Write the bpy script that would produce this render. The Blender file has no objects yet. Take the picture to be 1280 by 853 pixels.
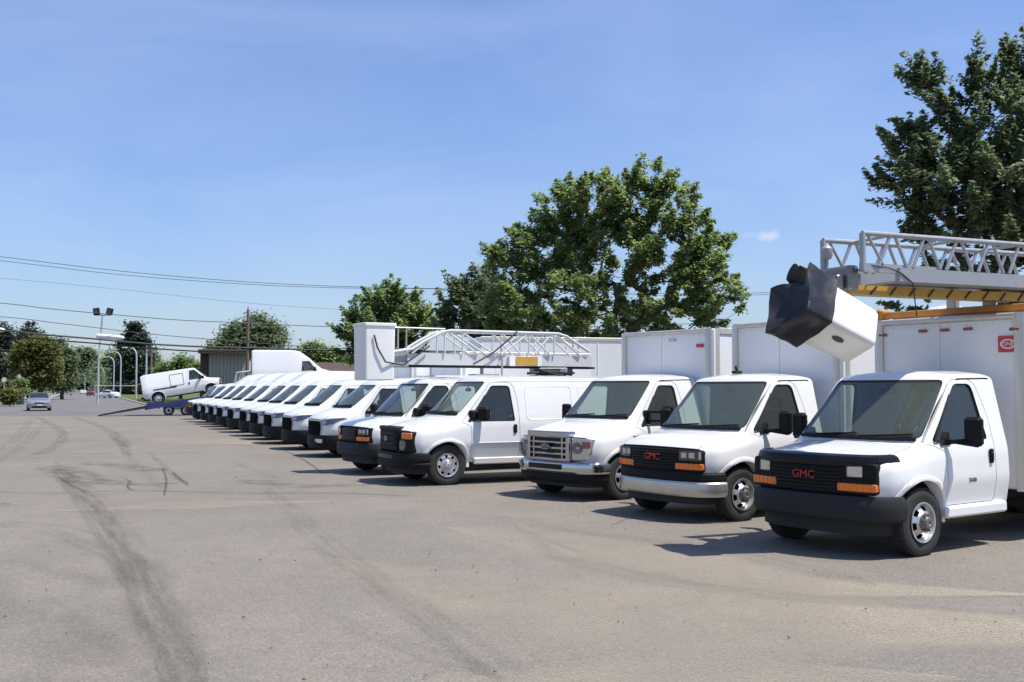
import bpy, bmesh, math, random
import numpy as np
from mathutils import Vector, Matrix

random.seed(7); rng = np.random.default_rng(7)
S = bpy.context.scene
R = math.radians

# ------------------------------------------------------------ camera, sky, sun
CAM_H = 1.86
FPX = 1299.0                      # focal length in pixels of the 1280 wide photograph
PITCH = math.atan(58.5 / FPX)
cam_d = bpy.data.cameras.new('camera'); cam = bpy.data.objects.new('camera', cam_d)
S.collection.objects.link(cam)
cam_d.sensor_width = 36.0; cam_d.lens = FPX / 1280 * 36.0
cam_d.clip_start = 0.1; cam_d.clip_end = 6000
cam.location = (0, 0, CAM_H); cam.rotation_euler = (math.pi/2 + PITCH, 0, 0)
S.camera = cam

SUN_EL = R(65); SUN_AZ = math.atan2(0.96, -0.28)      # azimuth measured from +Y towards +X
sd = bpy.data.lights.new('sun', 'SUN'); sun = bpy.data.objects.new('sun', sd); S.collection.objects.link(sun)
sd.energy = 4.6; sd.angle = R(0.55); sd.color = (1.0, 0.95, 0.87)
svec = Vector((math.sin(SUN_AZ)*math.cos(SUN_EL), math.cos(SUN_AZ)*math.cos(SUN_EL), math.sin(SUN_EL)))
sun.rotation_euler = svec.to_track_quat('Z', 'Y').to_euler()
sun.location = (20, -10, 40)

W = bpy.data.worlds.new('World'); S.world = W; W.use_nodes = True
nt = W.node_tree; nd = nt.nodes; lk = nt.links; nd.clear()
out = nd.new('ShaderNodeOutputWorld'); bg = nd.new('ShaderNodeBackground'); lk.new(bg.outputs[0], out.inputs[0])
sky = nd.new('ShaderNodeTexSky'); sky.sky_type = 'NISHITA'; sky.sun_disc = False
sky.sun_elevation = SUN_EL; sky.sun_rotation = SUN_AZ; sky.altitude = 50
sky.air_density = 1.3; sky.dust_density = 0.7; sky.ozone_density = 2.6
tc = nd.new('ShaderNodeTexCoord')
mp = nd.new('ShaderNodeMapping'); mp.inputs['Scale'].default_value = (1.3, 1.3, 4.5); mp.inputs['Rotation'].default_value = (0.2, 0.35, 0.3)
lk.new(tc.outputs['Generated'], mp.inputs[0])
nz = nd.new('ShaderNodeTexNoise'); nz.inputs['Scale'].default_value = 1.7; nz.inputs['Detail'].default_value = 7; nz.inputs['Roughness'].default_value = 0.58
nz.inputs['Distortion'].default_value = 0.5
lk.new(mp.outputs[0], nz.inputs['Vector'])
cr = nd.new('ShaderNodeMapRange'); cr.inputs[1].default_value = 0.40; cr.inputs[2].default_value = 0.78; cr.inputs[3].default_value = 0.07; cr.inputs[4].default_value = 0.33
lk.new(nz.outputs[0], cr.inputs[0])
tint = nd.new('ShaderNodeMix'); tint.data_type = 'RGBA'; tint.blend_type = 'MULTIPLY'; tint.inputs[0].default_value = 1.0; tint.inputs[7].default_value = (0.63, 0.745, 1.04, 1); lk.new(sky.outputs[0], tint.inputs[6])
mx = nd.new('ShaderNodeMix'); mx.data_type = 'RGBA'; lk.new(cr.outputs[0], mx.inputs[0]); lk.new(tint.outputs[2], mx.inputs[6])
mx.inputs[7].default_value = (4.6, 5.3, 6.9, 1)
# one small cloud puff low in the sky
def px_dir(u, v):
    a = (u-640)/FPX; b = (426.5-v)/FPX
    return Vector((a, math.cos(PITCH)-b*math.sin(PITCH), math.sin(PITCH)+b*math.cos(PITCH))).normalized()
def puff(prev, u, v, rad, squash, amount):
    d = px_dir(u, v)
    sub = nd.new('ShaderNodeVectorMath'); sub.operation = 'SUBTRACT'; sub.inputs[1].default_value = d; lk.new(tc.outputs['Generated'], sub.inputs[0])
    sc = nd.new('ShaderNodeVectorMath'); sc.operation = 'MULTIPLY'; sc.inputs[1].default_value = (1, 1, squash); lk.new(sub.outputs[0], sc.inputs[0])
    ln = nd.new('ShaderNodeVectorMath'); ln.operation = 'LENGTH'; lk.new(sc.outputs[0], ln.inputs[0])
    n2 = nd.new('ShaderNodeTexNoise'); n2.inputs['Scale'].default_value = 75; n2.inputs['Detail'].default_value = 5; lk.new(tc.outputs['Generated'], n2.inputs['Vector'])
    ad = nd.new('ShaderNodeMath'); ad.operation = 'MULTIPLY_ADD'; ad.inputs[1].default_value = rad*1.5; lk.new(n2.outputs[0], ad.inputs[0]); lk.new(ln.outputs['Value'], ad.inputs[2])
    mr = nd.new('ShaderNodeMapRange'); mr.interpolation_type = 'SMOOTHSTEP'
    mr.inputs[1].default_value = rad*0.7; mr.inputs[2].default_value = rad*1.5; mr.inputs[3].default_value = amount; mr.inputs[4].default_value = 0
    lk.new(ad.outputs[0], mr.inputs[0])
    m = nd.new('ShaderNodeMix'); m.data_type = 'RGBA'; lk.new(mr.outputs[0], m.inputs[0]); lk.new(prev, m.inputs[6]); m.inputs[7].default_value = (5.6, 5.8, 6.8, 1)
    return m.outputs[2]
c = puff(mx.outputs[2], 958, 296, 0.021, 2.1, 0.55)
c = puff(c, 938, 294, 0.012, 2.0, 0.25)
lk.new(c, bg.inputs[0]); bg.inputs[1].default_value = 0.110
S.view_settings.view_transform = 'Standard'; S.view_settings.look = 'None'
S.view_settings.exposure = 0.46; S.view_settings.gamma = 1.0
S.render.engine = 'CYCLES'
S.cycles.max_bounces = 8; S.cycles.transparent_max_bounces = 12; S.cycles.glossy_bounces = 4; S.cycles.diffuse_bounces = 3
S.cycles.caustics_reflective = False; S.cycles.caustics_refractive = False
S.cycles.use_denoising = True

# ------------------------------------------------------------ places seen in the photograph
def ground_at(u, v, z=0.0):
    d = px_dir(u, v); t = (z - CAM_H)/d.z
    return Vector((d.x*t, d.y*t, z))
def at(u, v, depth):
    d = px_dir(u, v); t = depth/d.y
    return Vector((d.x*t, depth, CAM_H + d.z*t))

# ------------------------------------------------------------ materials
MATS = {}
def mat(name, col=(0.5, 0.5, 0.5), rough=0.5, metal=0.0, coat=0.0, spec=0.5, noise=None, bump=None, coords='Object'):
    """noise=(scale, amount, roughness change); bump=(scale, distance)"""
    if name in MATS: return MATS[name]
    m = bpy.data.materials.new(name); m.use_nodes = True; n = m.node_tree.nodes; l = m.node_tree.links
    b = n['Principled BSDF']; b.inputs['Base Color'].default_value = (*col, 1); b.inputs['Roughness'].default_value = rough
    b.inputs['Metallic'].default_value = metal; b.inputs['Coat Weight'].default_value = coat; b.inputs['Specular IOR Level'].default_value = spec
    b.inputs['Coat Roughness'].default_value = 0.08
    t = n.new('ShaderNodeTexCoord')
    if noise:
        z = n.new('ShaderNodeTexNoise'); z.inputs['Scale'].default_value = noise[0]; z.inputs['Detail'].default_value = 6; l.new(t.outputs[coords], z.inputs['Vector'])
        mxn = n.new('ShaderNodeMix'); mxn.data_type = 'RGBA'
        a = noise[1]
        mxn.inputs[6].default_value = (*[max(0, c*(1-a)) for c in col], 1); mxn.inputs[7].default_value = (*[min(1, c*(1+a)) for c in col], 1)
        l.new(z.outputs[0], mxn.inputs[0]); l.new(mxn.outputs[2], b.inputs['Base Color'])
        rr = n.new('ShaderNodeMapRange'); rr.inputs[3].default_value = max(0.02, rough-noise[2]); rr.inputs[4].default_value = rough+noise[2]
        l.new(z.outputs[0], rr.inputs[0]); l.new(rr.outputs[0], b.inputs['Roughness'])
    if bump:
        z2 = n.new('ShaderNodeTexNoise'); z2.inputs['Scale'].default_value = bump[0]; z2.inputs['Detail'].default_value = 5; l.new(t.outputs[coords], z2.inputs['Vector'])
        bp = n.new('ShaderNodeBump'); bp.inputs['Distance'].default_value = bump[1]; bp.inputs['Strength'].default_value = 0.6
        l.new(z2.outputs[0], bp.inputs['Height']); l.new(bp.outputs[0], b.inputs['Normal'])
    MATS[name] = m
    return m

M_PAINT = mat('white_paint', (0.755, 0.755, 0.745), 0.30, coat=0.7, noise=(2.3, 0.05, 0.08))
M_BOX = mat('white_box_panel', (0.76, 0.76, 0.745), 0.38, coat=0.2, noise=(1.7, 0.09, 0.1), bump=(2.0, 0.004))
M_ALU = mat('aluminium_trim', (0.60, 0.57, 0.51), 0.42, metal=0.55, noise=(9, 0.12, 0.12))
M_BLACK = mat('black_plastic', (0.014, 0.014, 0.015), 0.6, spec=0.12, noise=(14, 0.25, 0.1))
M_GREYP = mat('dark_grey_plastic', (0.030, 0.030, 0.032), 0.6, spec=0.15, noise=(8, 0.25, 0.1), bump=(160, 0.001))
M_GLOSSB = mat('gloss_black', (0.010, 0.010, 0.011), 0.25, spec=0.25)
M_MATTEB = mat('matte_black_grille', (0.010, 0.010, 0.010), 0.85, spec=0.04)
M_LINER = mat('wheel_well', (0.015, 0.015, 0.015), 0.9)
M_CHROME = mat('chrome', (0.52, 0.52, 0.53), 0.11, metal=1.0, noise=(20, 0.06, 0.04))
M_DULLCH = mat('dull_chrome', (0.55, 0.54, 0.51), 0.34, metal=0.85, noise=(7, 0.14, 0.1))
M_STEEL = mat('painted_wheel_steel', (0.63, 0.63, 0.63), 0.33, metal=0.75, noise=(11, 0.12, 0.1))
M_HUB = mat('hub_steel', (0.22, 0.21, 0.2), 0.45, metal=0.7, noise=(30, 0.3, 0.1))
M_RUBBER = mat('tyre_rubber', (0.026, 0.025, 0.024), 0.8, noise=(18, 0.35, 0.08), bump=(70, 0.003))
M_SEAL = mat('rubber_seal', (0.012, 0.012, 0.012), 0.6)
M_TRIM = mat('cab_trim', (0.36, 0.355, 0.335), 0.8, noise=(20, 0.15, 0.05))
M_DASH = mat('dashboard_vinyl', (0.52, 0.53, 0.48), 0.75, noise=(30, 0.2, 0.08))
M_SEAT = mat('seat_cloth', (0.10, 0.098, 0.094), 0.9, noise=(60, 0.3, 0.05))
M_BEIGE = mat('beige_paper', (0.62, 0.60, 0.54), 0.8)
M_CHASSIS = mat('chassis_black', (0.018, 0.018, 0.019), 0.75, noise=(6, 0.5, 0.1))
M_AMBER = mat('amber_lens', (0.85, 0.20, 0.015), 0.22, coat=0.6, noise=(40, 0.15, 0.05))
M_REDL = mat('red_lens', (0.30, 0.03, 0.02), 0.22, coat=0.6)
M_REDE = mat('red_emblem', (0.42, 0.03, 0.03), 0.35)
M_LAMP = mat('lamp_reflector', (0.75, 0.76, 0.78), 0.15, metal=0.9, noise=(45, 0.3, 0.08))
M_LAMPS = mat('soft_lamp_reflector', (0.42, 0.42, 0.43), 0.4, metal=0.3, noise=(45, 0.3, 0.08))
M_LAMPD = mat('dark_lamp_reflector', (0.16, 0.16, 0.17), 0.15, metal=0.7, noise=(28, 0.6, 0.08))
M_BLUEP = mat('blue_carrier_paint', (0.014, 0.025, 0.12), 0.35, coat=0.4, noise=(5, 0.25, 0.1))
M_ORANGE = mat('orange_steel', (0.46, 0.20, 0.04), 0.6, noise=(5, 0.35, 0.1), bump=(40, 0.002))
M_YELLOW = mat('yellow_boom_paint', (0.50, 0.29, 0.045), 0.5, noise=(7, 0.2, 0.1))
M_GALV = mat('grey_boom_metal', (0.37, 0.375, 0.38), 0.42, metal=0.35, noise=(8, 0.12, 0.1))
M_WBOOM = mat('white_boom_paint', (0.56, 0.56, 0.54), 0.45, noise=(5, 0.08, 0.1))
M_FIBRE = mat('white_fibreglass', (0.78, 0.77, 0.74), 0.36, coat=0.3, noise=(4, 0.05, 0.08))
M_VINYL = mat('black_vinyl_cover', (0.012, 0.012, 0.013), 0.42, noise=(6, 0.3, 0.12), bump=(5, 0.012))
M_CABLE = mat('black_cable', (0.02, 0.02, 0.022), 0.6)
M_WIRE = mat('overhead_wire', (0.05, 0.05, 0.055), 0.7)
M_WOOD = mat('weathered_pole_wood', (0.17, 0.13, 0.10), 0.9, noise=(6, 0.3, 0.05))
M_POLEG = mat('galvanised_pole', (0.52, 0.53, 0.54), 0.5, metal=0.4, noise=(4, 0.1, 0.1))
M_SILVER = mat('silver_car_paint', (0.36, 0.37, 0.40), 0.3, metal=0.55, coat=0.6)
M_DARKCAR = mat('dark_car_paint', (0.05, 0.04, 0.045), 0.3, coat=0.6)
M_REDCAR = mat('red_paint', (0.20, 0.045, 0.045), 0.4, coat=0.3)
M_BRICK = mat('grey_cladding', (0.30, 0.30, 0.27), 0.8, noise=(3, 0.1, 0.05))
M_ROOFB = mat('brown_roof', (0.075, 0.05, 0.04), 0.85, noise=(3, 0.3, 0.05))
M_TRUNK = mat('bark', (0.075, 0.06, 0.05), 0.95, noise=(5, 0.4, 0.02), bump=(7, 0.06))
M_WHITE = mat('white_sheet', (0.78, 0.78, 0.77), 0.5)
M_LABELR = mat('red_print', (0.50, 0.05, 0.05), 0.5)
M_PLATE = mat('licence_plate', (0.72, 0.72, 0.70), 0.5)
M_INK = mat('dark_print', (0.03, 0.03, 0.035), 0.5)

def glass(name, tint, gl=0.9, veil=0.0):
    m = bpy.data.materials.new(name); m.use_nodes = True; n = m.node_tree.nodes; l = m.node_tree.links; n.clear()
    o = n.new('ShaderNodeOutputMaterial'); mxs = n.new('ShaderNodeMixShader'); tr = n.new('ShaderNodeBsdfTransparent'); g = n.new('ShaderNodeBsdfGlossy')
    tr.inputs[0].default_value = (*tint, 1); g.inputs['Roughness'].default_value = 0.02; g.inputs[0].default_value = (gl, gl, gl, 1)
    f = n.new('ShaderNodeLayerWeight'); f.inputs[0].default_value = 0.5
    pw = n.new('ShaderNodeMath'); pw.operation = 'POWER'; pw.inputs[1].default_value = 4.5; l.new(f.outputs['Facing'], pw.inputs[0])
    ma = n.new('ShaderNodeMath'); ma.operation = 'MULTIPLY_ADD'; ma.inputs[1].default_value = 0.85; ma.inputs[2].default_value = 0.06; l.new(pw.outputs[0], ma.inputs[0])
    if veil:      # dashboard reflection in the pane, put in as a pale diffuse film
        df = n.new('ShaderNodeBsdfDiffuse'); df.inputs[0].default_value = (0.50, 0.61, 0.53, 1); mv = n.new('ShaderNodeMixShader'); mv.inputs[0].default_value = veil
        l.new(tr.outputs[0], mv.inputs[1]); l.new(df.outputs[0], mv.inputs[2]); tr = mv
    l.new(ma.outputs[0], mxs.inputs[0]); l.new(tr.outputs[0], mxs.inputs[1]); l.new(g.outputs[0], mxs.inputs[2]); l.new(mxs.outputs[0], o.inputs[0])
    return m
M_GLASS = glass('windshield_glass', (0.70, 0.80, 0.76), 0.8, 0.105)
M_GLASSD = glass('door_glass', (0.55, 0.62, 0.59), 0.8, 0.04)
M_CLEAR = glass('clear_lens', (0.92, 0.93, 0.94))
M_GLASSF = mat('far_dark_glass', (0.02, 0.025, 0.03), 0.08, spec=0.8)

def leafmat(name, c1, c2, trans=0.35):
    m = bpy.data.materials.new(name); m.use_nodes = True; n = m.node_tree.nodes; l = m.node_tree.links; n.clear()
    o = n.new('ShaderNodeOutputMaterial'); mxs = n.new('ShaderNodeMixShader'); mxs.inputs[0].default_value = trans
    p = n.new('ShaderNodeBsdfPrincipled'); p.inputs['Roughness'].default_value = 0.5; p.inputs['Specular IOR Level'].default_value = 0.35
    t = n.new('ShaderNodeBsdfTranslucent'); g = n.new('ShaderNodeNewGeometry'); cr = n.new('ShaderNodeValToRGB')
    cr.color_ramp.elements[0].color = (*c1, 1); cr.color_ramp.elements[1].color = (*c2, 1)
    l.new(g.outputs['Random Per Island'], cr.inputs[0]); l.new(cr.outputs[0], p.inputs['Base Color'])
    h = n.new('ShaderNodeHueSaturation'); h.inputs['Value'].default_value = 1.9; l.new(cr.outputs[0], h.inputs['Color']); l.new(h.outputs[0], t.inputs[0])
    l.new(p.outputs[0], mxs.inputs[1]); l.new(t.outputs[0], mxs.inputs[2]); l.new(mxs.outputs[0], o.inputs[0])
    return m
M_LEAF = leafmat('broad_leaves', (0.105, 0.155, 0.050), (0.240, 0.295, 0.120), 0.58)
M_LEAFD = leafmat('dark_leaves', (0.072, 0.104, 0.048), (0.175, 0.215, 0.112), 0.50)
M_LEAFY = leafmat('yellow_green_leaves', (0.08, 0.10, 0.022), (0.17, 0.17, 0.05))
M_NEEDLE = leafmat('needles', (0.030, 0.048, 0.030), (0.065, 0.09, 0.055), 0.2)
M_GRASSB = leafmat('grass_blades', (0.07, 0.10, 0.025), (0.17, 0.19, 0.07))

# ------------------------------------------------------------ mesh building
class MB:
    """collects shapes, then makes one mesh"""
    def __init__(s): s.bm = bmesh.new()
    def verts(s, vs, fs, M=None):
        b = [s.bm.verts.new(M @ Vector(v) if M else v) for v in vs]
        for f in fs:
            try: s.bm.faces.new([b[i] for i in f])
            except ValueError: pass
        return b
    def box(s, c, d, ch=0.0, M=None):
        hx, hy, hz = d[0]/2, d[1]/2, d[2]/2; c = Vector(c); ch = min(ch, hx*.9, hy*.9, hz*.9)
        if ch <= 0:
            vs = [c+Vector((x*hx, y*hy, z*hz)) for x in (-1, 1) for y in (-1, 1) for z in (-1, 1)]
            s.verts(vs, [(0,1,3,2), (4,6,7,5), (0,4,5,1), (2,3,7,6), (0,2,6,4), (1,5,7,3)], M); return s
        vs = []
        for x in (-1, 1):
            for y in (-1, 1):
                for z in (-1, 1):
                    vs += [c+Vector((x*(hx-ch), y*(hy-ch), z*hz)), c+Vector((x*(hx-ch), y*hy, z*(hz-ch))), c+Vector((x*hx, y*(hy-ch), z*(hz-ch)))]
        b = [s.bm.verts.new(M @ v if M else v) for v in vs]
        bmesh.ops.convex_hull(s.bm, input=b, use_existing_faces=False)
        return s
    def prism(s, poly, axis, a, b, M=None):
        ar = sum(poly[i][0]*poly[(i+1) % len(poly)][1]-poly[(i+1) % len(poly)][0]*poly[i][1] for i in range(len(poly)))
        if ar < 0: poly = poly[::-1]
        def p3(p, t): return {'x': (t, p[0], p[1]), 'y': (p[0], t, p[1]), 'z': (p[0], p[1], t)}[axis]
        n = len(poly); vs = [p3(p, a) for p in poly]+[p3(p, b) for p in poly]
        fs = [tuple(range(n))[::-1], tuple(range(n, 2*n))]+[(i, (i+1) % n, n+(i+1) % n, n+i) for i in range(n)]
        if (axis == 'y') != (b < a): fs = [f[::-1] for f in fs]
        s.verts(vs, fs, M); return s
    def tube(s, pts, r, n=8, cap=True, M=None):
        pts = [Vector(p) for p in pts]; rs = r if isinstance(r, (list, tuple)) else [r]*len(pts)
        rings = []; up = None
        for i, p in enumerate(pts):
            d = (pts[min(i+1, len(pts)-1)]-pts[max(i-1, 0)]).normalized()
            if up is None:
                up = Vector((0, 0, 1)) if abs(d.z) < .9 else Vector((1, 0, 0))
            sx = d.cross(up).normalized(); up = sx.cross(d).normalized()
            rings.append([s.bm.verts.new((M @ q) if M else q) for q in (p+(sx*math.cos(2*math.pi*k/n)+up*math.sin(2*math.pi*k/n))*rs[i] for k in range(n))])
        for a, b in zip(rings, rings[1:]):
            for k in range(n): s.bm.faces.new((a[k], b[k], b[(k+1) % n], a[(k+1) % n]))
        if cap:
            s.bm.faces.new(rings[0]); s.bm.faces.new(rings[-1][::-1])
        return s
    def bar(s, p0, p1, w, h, M=None):
        p0, p1 = Vector(p0), Vector(p1); d = (p1-p0); L = d.length; d.normalize()
        up = Vector((0, 0, 1)) if abs(d.z) < .95 else Vector((0, 1, 0))
        sx = d.cross(up).normalized(); u2 = sx.cross(d)
        vs = []
        for p in (p0, p1):
            for a, b in ((-1, -1), (1, -1), (1, 1), (-1, 1)): vs.append(p+sx*(a*w/2)+u2*(b*h/2))
        s.verts(vs, [(0,1,2,3), (7,6,5,4), (0,4,5,1), (1,5,6,2), (2,6,7,3), (3,7,4,0)], M); return s
    def lathe(s, prof, n=32, axis='y', M=None):
        """prof: list of (axial, radius)"""
        rings = []
        for t, r in prof:
            if r < 1e-6:
                p = Vector((0, t, 0)) if axis == 'y' else (Vector((t, 0, 0)) if axis == 'x' else Vector((0, 0, t)))
                rings.append([s.bm.verts.new(M @ p if M else p)]); continue
            ring = []
            for k in range(n):
                c, q = math.cos(2*math.pi*k/n)*r, math.sin(2*math.pi*k/n)*r
                p = Vector((c, t, q)) if axis == 'y' else (Vector((t, c, q)) if axis == 'x' else Vector((c, q, t)))
                ring.append(s.bm.verts.new(M @ p if M else p))
            rings.append(ring)
        for a, b in zip(rings, rings[1:]):
            if len(a) == 1 and len(b) == 1: continue
            for k in range(n):
                k2 = (k+1) % n
                if len(a) == 1: s.bm.faces.new((a[0], b[k], b[k2]))
                elif len(b) == 1: s.bm.faces.new((a[k], a[k2], b[0]))
                else: s.bm.faces.new((a[k], a[k2], b[k2], b[k]))
        return s
    def sweep(s, path, prof, closed=False):
        """path: (x,y) points; prof: closed list of (out, z), out is to the right of travel"""
        n = len(prof); rings = []
        P = [Vector((p[0], p[1])) for p in path]
        for i, p in enumerate(P):
            d0 = (P[i]-P[max(i-1, 0)]); d1 = (P[min(i+1, len(P)-1)]-P[i])
            if d0.length < 1e-9: d0 = d1
            if d1.length < 1e-9: d1 = d0
            d0.normalize(); d1.normalize(); t = (d0+d1).normalized(); nn = Vector((t.y, -t.x)); k = 1/max(.5, nn.dot(Vector((d0.y, -d0.x))))
            rings.append([s.bm.verts.new((p.x+nn.x*o*k, p.y+nn.y*o*k, z)) for o, z in prof])
        for a, b in zip(rings, rings[1:]):
            for k in range(n): s.bm.faces.new((a[k], a[(k+1) % n], b[(k+1) % n], b[k]))
        s.bm.faces.new(rings[0][::-1]); s.bm.faces.new(rings[-1])
        return s
    def cuts(s, axis, vals):
        nrm = {'x': (1, 0, 0), 'y': (0, 1, 0), 'z': (0, 0, 1)}[axis]
        for v in vals:
            co = tuple(c*v for c in nrm)
            bmesh.ops.bisect_plane(s.bm, geom=s.bm.verts[:]+s.bm.edges[:]+s.bm.faces[:], plane_co=co, plane_no=nrm)
        return s
    def mesh(s, name, mats, fn=None, angle=32, fix=True):
        if fix: bmesh.ops.recalc_face_normals(s.bm, faces=s.bm.faces[:])
        if fn:
            for v in s.bm.verts: v.co = fn(v.co)
        me = bpy.data.meshes.new(name); s.bm.to_mesh(me); s.bm.free()
        for m in (mats if isinstance(mats, (list, tuple)) else [mats]): me.materials.append(m)
        smooth(me, angle)
        return me
def smooth(me, angle=32):
    me.polygons.foreach_set('use_smooth', [True]*len(me.polygons))
    me.set_sharp_from_angle(angle=R(angle)); me.update()

def ob(name, me, parent=None, loc=None, rz=None):
    o = bpy.data.objects.new(name, me); S.collection.objects.link(o)
    if parent: o.parent = parent
    if loc is not None: o.location = loc
    if rz is not None: o.rotation_euler = (0, 0, rz)
    return o
def tag(o, label=None, cat=None, group=None, kind=None):
    if label: o['label'] = label
    if cat: o['category'] = cat
    if group: o['group'] = group
    if kind: o['kind'] = kind
    return o
def thing(name, label, cat, loc=(0, 0, 0), rz=0.0, group=None):
    return tag(ob(name, None, None, loc, rz), label, cat, group)
def copy_tree(o, parent=None):
    c = o.copy(); S.collection.objects.link(c)
    if parent: c.parent = parent
    for ch in KIDS.get(o.name, list(o.children)): copy_tree(ch, c)
    return c
KIDS = {}
def rrect(y0, y1, z0, z1, r, n=4):
    return rpoly([(y0, z0), (y1, z0), (y1, z1), (y0, z1)], r, n)
def rpoly(pts, r, n=4):
    out = []; N = len(pts); rs = r if isinstance(r, (list, tuple)) else [r]*N
    for i in range(N):
        p0, p1, p2 = Vector(pts[i-1]), Vector(pts[i]), Vector(pts[(i+1) % N])
        rr = min(rs[i], (p0-p1).length*.48, (p2-p1).length*.48)
        if rr <= 0: out.append((p1.x, p1.y)); continue
        a = p1+(p0-p1).normalized()*rr; b = p1+(p2-p1).normalized()*rr
        for k in range(n+1):
            t = k/n; q = a*(1-t)**2+p1*(2*t*(1-t))+b*t*t; out.append((q.x, q.y))
    return out
def inset(poly, d):
    N = len(poly); ar = sum(poly[i][0]*poly[(i+1) % N][1]-poly[(i+1) % N][0]*poly[i][1] for i in range(N)); sg = 1 if ar > 0 else -1
    out = []
    for i in range(N):
        p0, p1, p2 = Vector(poly[i-1]), Vector(poly[i]), Vector(poly[(i+1) % N])
        e0 = (p1-p0).normalized(); e1 = (p2-p1).normalized()
        n0 = Vector((-e0.y, e0.x))*sg; n1 = Vector((-e1.y, e1.x))*sg
        n = (n0+n1)
        n = n/max(.3, n.dot(n0)) if n.length > 1e-6 else n0
        q = p1+n*d; out.append((q.x, q.y))
    return out
def boolean(a, b, op):
    oa = bpy.data.objects.new('ba', a); obb = bpy.data.objects.new('bb', b)
    S.collection.objects.link(oa); S.collection.objects.link(obb)
    m = oa.modifiers.new('b', 'BOOLEAN'); m.operation = op; m.object = obb; m.solver = 'EXACT'; m.material_mode = 'TRANSFER'
    dg = bpy.context.evaluated_depsgraph_get(); dg.update()
    r = bpy.data.meshes.new_from_object(oa.evaluated_get(dg))
    bpy.data.objects.remove(oa); bpy.data.objects.remove(obb)
    return r
def mapmesh(me, fn):
    n = len(me.vertices); co = np.empty(n*3); me.vertices.foreach_get('co', co); co = co.reshape(-1, 3)
    me.vertices.foreach_set('co', fn(co).astype(np.float64).ravel()); me.update(); return me
def text_mesh(s, size, depth, mats, fn):
    cu = bpy.data.curves.new('lettering', 'FONT'); cu.body = s; cu.size = size; cu.extrude = depth; cu.align_x = 'CENTER'; cu.align_y = 'CENTER'; cu.resolution_u = 3
    o = bpy.data.objects.new('lettering', cu); S.collection.objects.link(o)
    dg = bpy.context.evaluated_depsgraph_get(); dg.update()
    me = bpy.data.meshes.new_from_object(o.evaluated_get(dg)); bpy.data.objects.remove(o)
    me.materials.clear(); me.materials.append(mats)
    for v in me.vertices: v.co = fn(v.co)
    return me
# ------------------------------------------------------------ ground, lot, road
def sheet(name, pts, z, m, sub=0):
    bm = bmesh.new(); bm.faces.new([bm.verts.new((p[0], p[1], z)) for p in pts])
    me = bpy.data.meshes.new(name); bm.to_mesh(me); bm.free(); me.materials.append(m)
    o = ob(name, me); o['kind'] = 'structure'; return o
def ground_mat(name, ca, cb, cc, speck, s1=.25, s2=2.2, bumpd=.006, speck_scale=70):
    m = bpy.data.materials.new(name); m.use_nodes = True; n = m.node_tree.nodes; l = m.node_tree.links; b = n['Principled BSDF']
    t = n.new('ShaderNodeTexCoord')
    def noise(sc, det=6, rough=.55, dist=0, vec=None):
        z = n.new('ShaderNodeTexNoise'); z.inputs['Scale'].default_value = sc; z.inputs['Detail'].default_value = det; z.inputs['Roughness'].default_value = rough; z.inputs['Distortion'].default_value = dist
        l.new(vec or t.outputs['Object'], z.inputs['Vector']); return z.outputs[0]
    def ramp(x, a, bb, lo=0, hi=1):
        r = n.new('ShaderNodeMapRange'); r.inputs[1].default_value = a; r.inputs[2].default_value = bb; r.inputs[3].default_value = lo; r.inputs[4].default_value = hi; l.new(x, r.inputs[0]); return r.outputs[0]
    def mix(f, a, bb, mode='MIX'):
        x = n.new('ShaderNodeMix'); x.data_type = 'RGBA'; x.blend_type = mode
        if isinstance(f, float): x.inputs[0].default_value = f
        else: l.new(f, x.inputs[0])
        for i, v in ((6, a), (7, bb)):
            if isinstance(v, tuple): x.inputs[i].default_value = (*v, 1)
            else: l.new(v, x.inputs[i])
        return x.outputs[2]
    mp = n.new('ShaderNodeMapping'); mp.inputs['Rotation'].default_value = (0, 0, R(-22)); mp.inputs['Scale'].default_value = (1.0, .22, 1); l.new(t.outputs['Object'], mp.inputs[0])
    c = mix(ramp(noise(s1, 5, .6, .6), .35, .65), ca, cb)
    c = mix(ramp(noise(.55, 6, .6, .3, mp.outputs[0]), .46, .70, 0, .75), c, cc)
    c = mix(ramp(noise(s2, 8, .65, .4), .45, .75, 0, .35), c, tuple(x*.72 for x in ca))
    c = mix(ramp(noise(.9, 8, .7, 1.0), .60, .74, 0, .45), c, (cb[0]*1.12, cb[1]*1.08, cb[2]*1.02))
    # single stones: light and dark flecks
    v = n.new('ShaderNodeTexVoronoi'); v.inputs['Scale'].default_value = speck_scale; l.new(t.outputs['Object'], v.inputs['Vector'])
    sp = n.new('ShaderNodeSeparateColor'); l.new(v.outputs['Color'], sp.inputs[0])
    c = mix(ramp(sp.outputs[0], .70, 1.0, 0, speck), c, tuple(min(1, x*1.55) for x in cb))
    c = mix(ramp(sp.outputs[1], .72, 1.0, 0, speck), c, tuple(x*.42 for x in ca))
    c = mix(ramp(noise(19, 4, .7), .35, .7, 0, .18), c, tuple(x*.6 for x in ca))
    l.new(c, b.inputs['Base Color']); b.inputs['Roughness'].default_value = .9; b.inputs['Specular IOR Level'].default_value = .25
    bp = n.new('ShaderNodeBump'); bp.inputs['Distance'].default_value = bumpd; bp.inputs['Strength'].default_value = .8
    ad = n.new('ShaderNodeMath'); ad.operation = 'ADD'; l.new(sp.outputs[2], ad.inputs[0]); l.new(noise(30, 5, .7), ad.inputs[1]); l.new(ad.outputs[0], bp.inputs['Height'])
    l.new(bp.outputs[0], b.inputs['Normal'])
    return m
M_LOT = ground_mat('worn_asphalt', (.194, .172, .143), (.236, .210, .175), (.176, .161, .142), .5)
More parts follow.
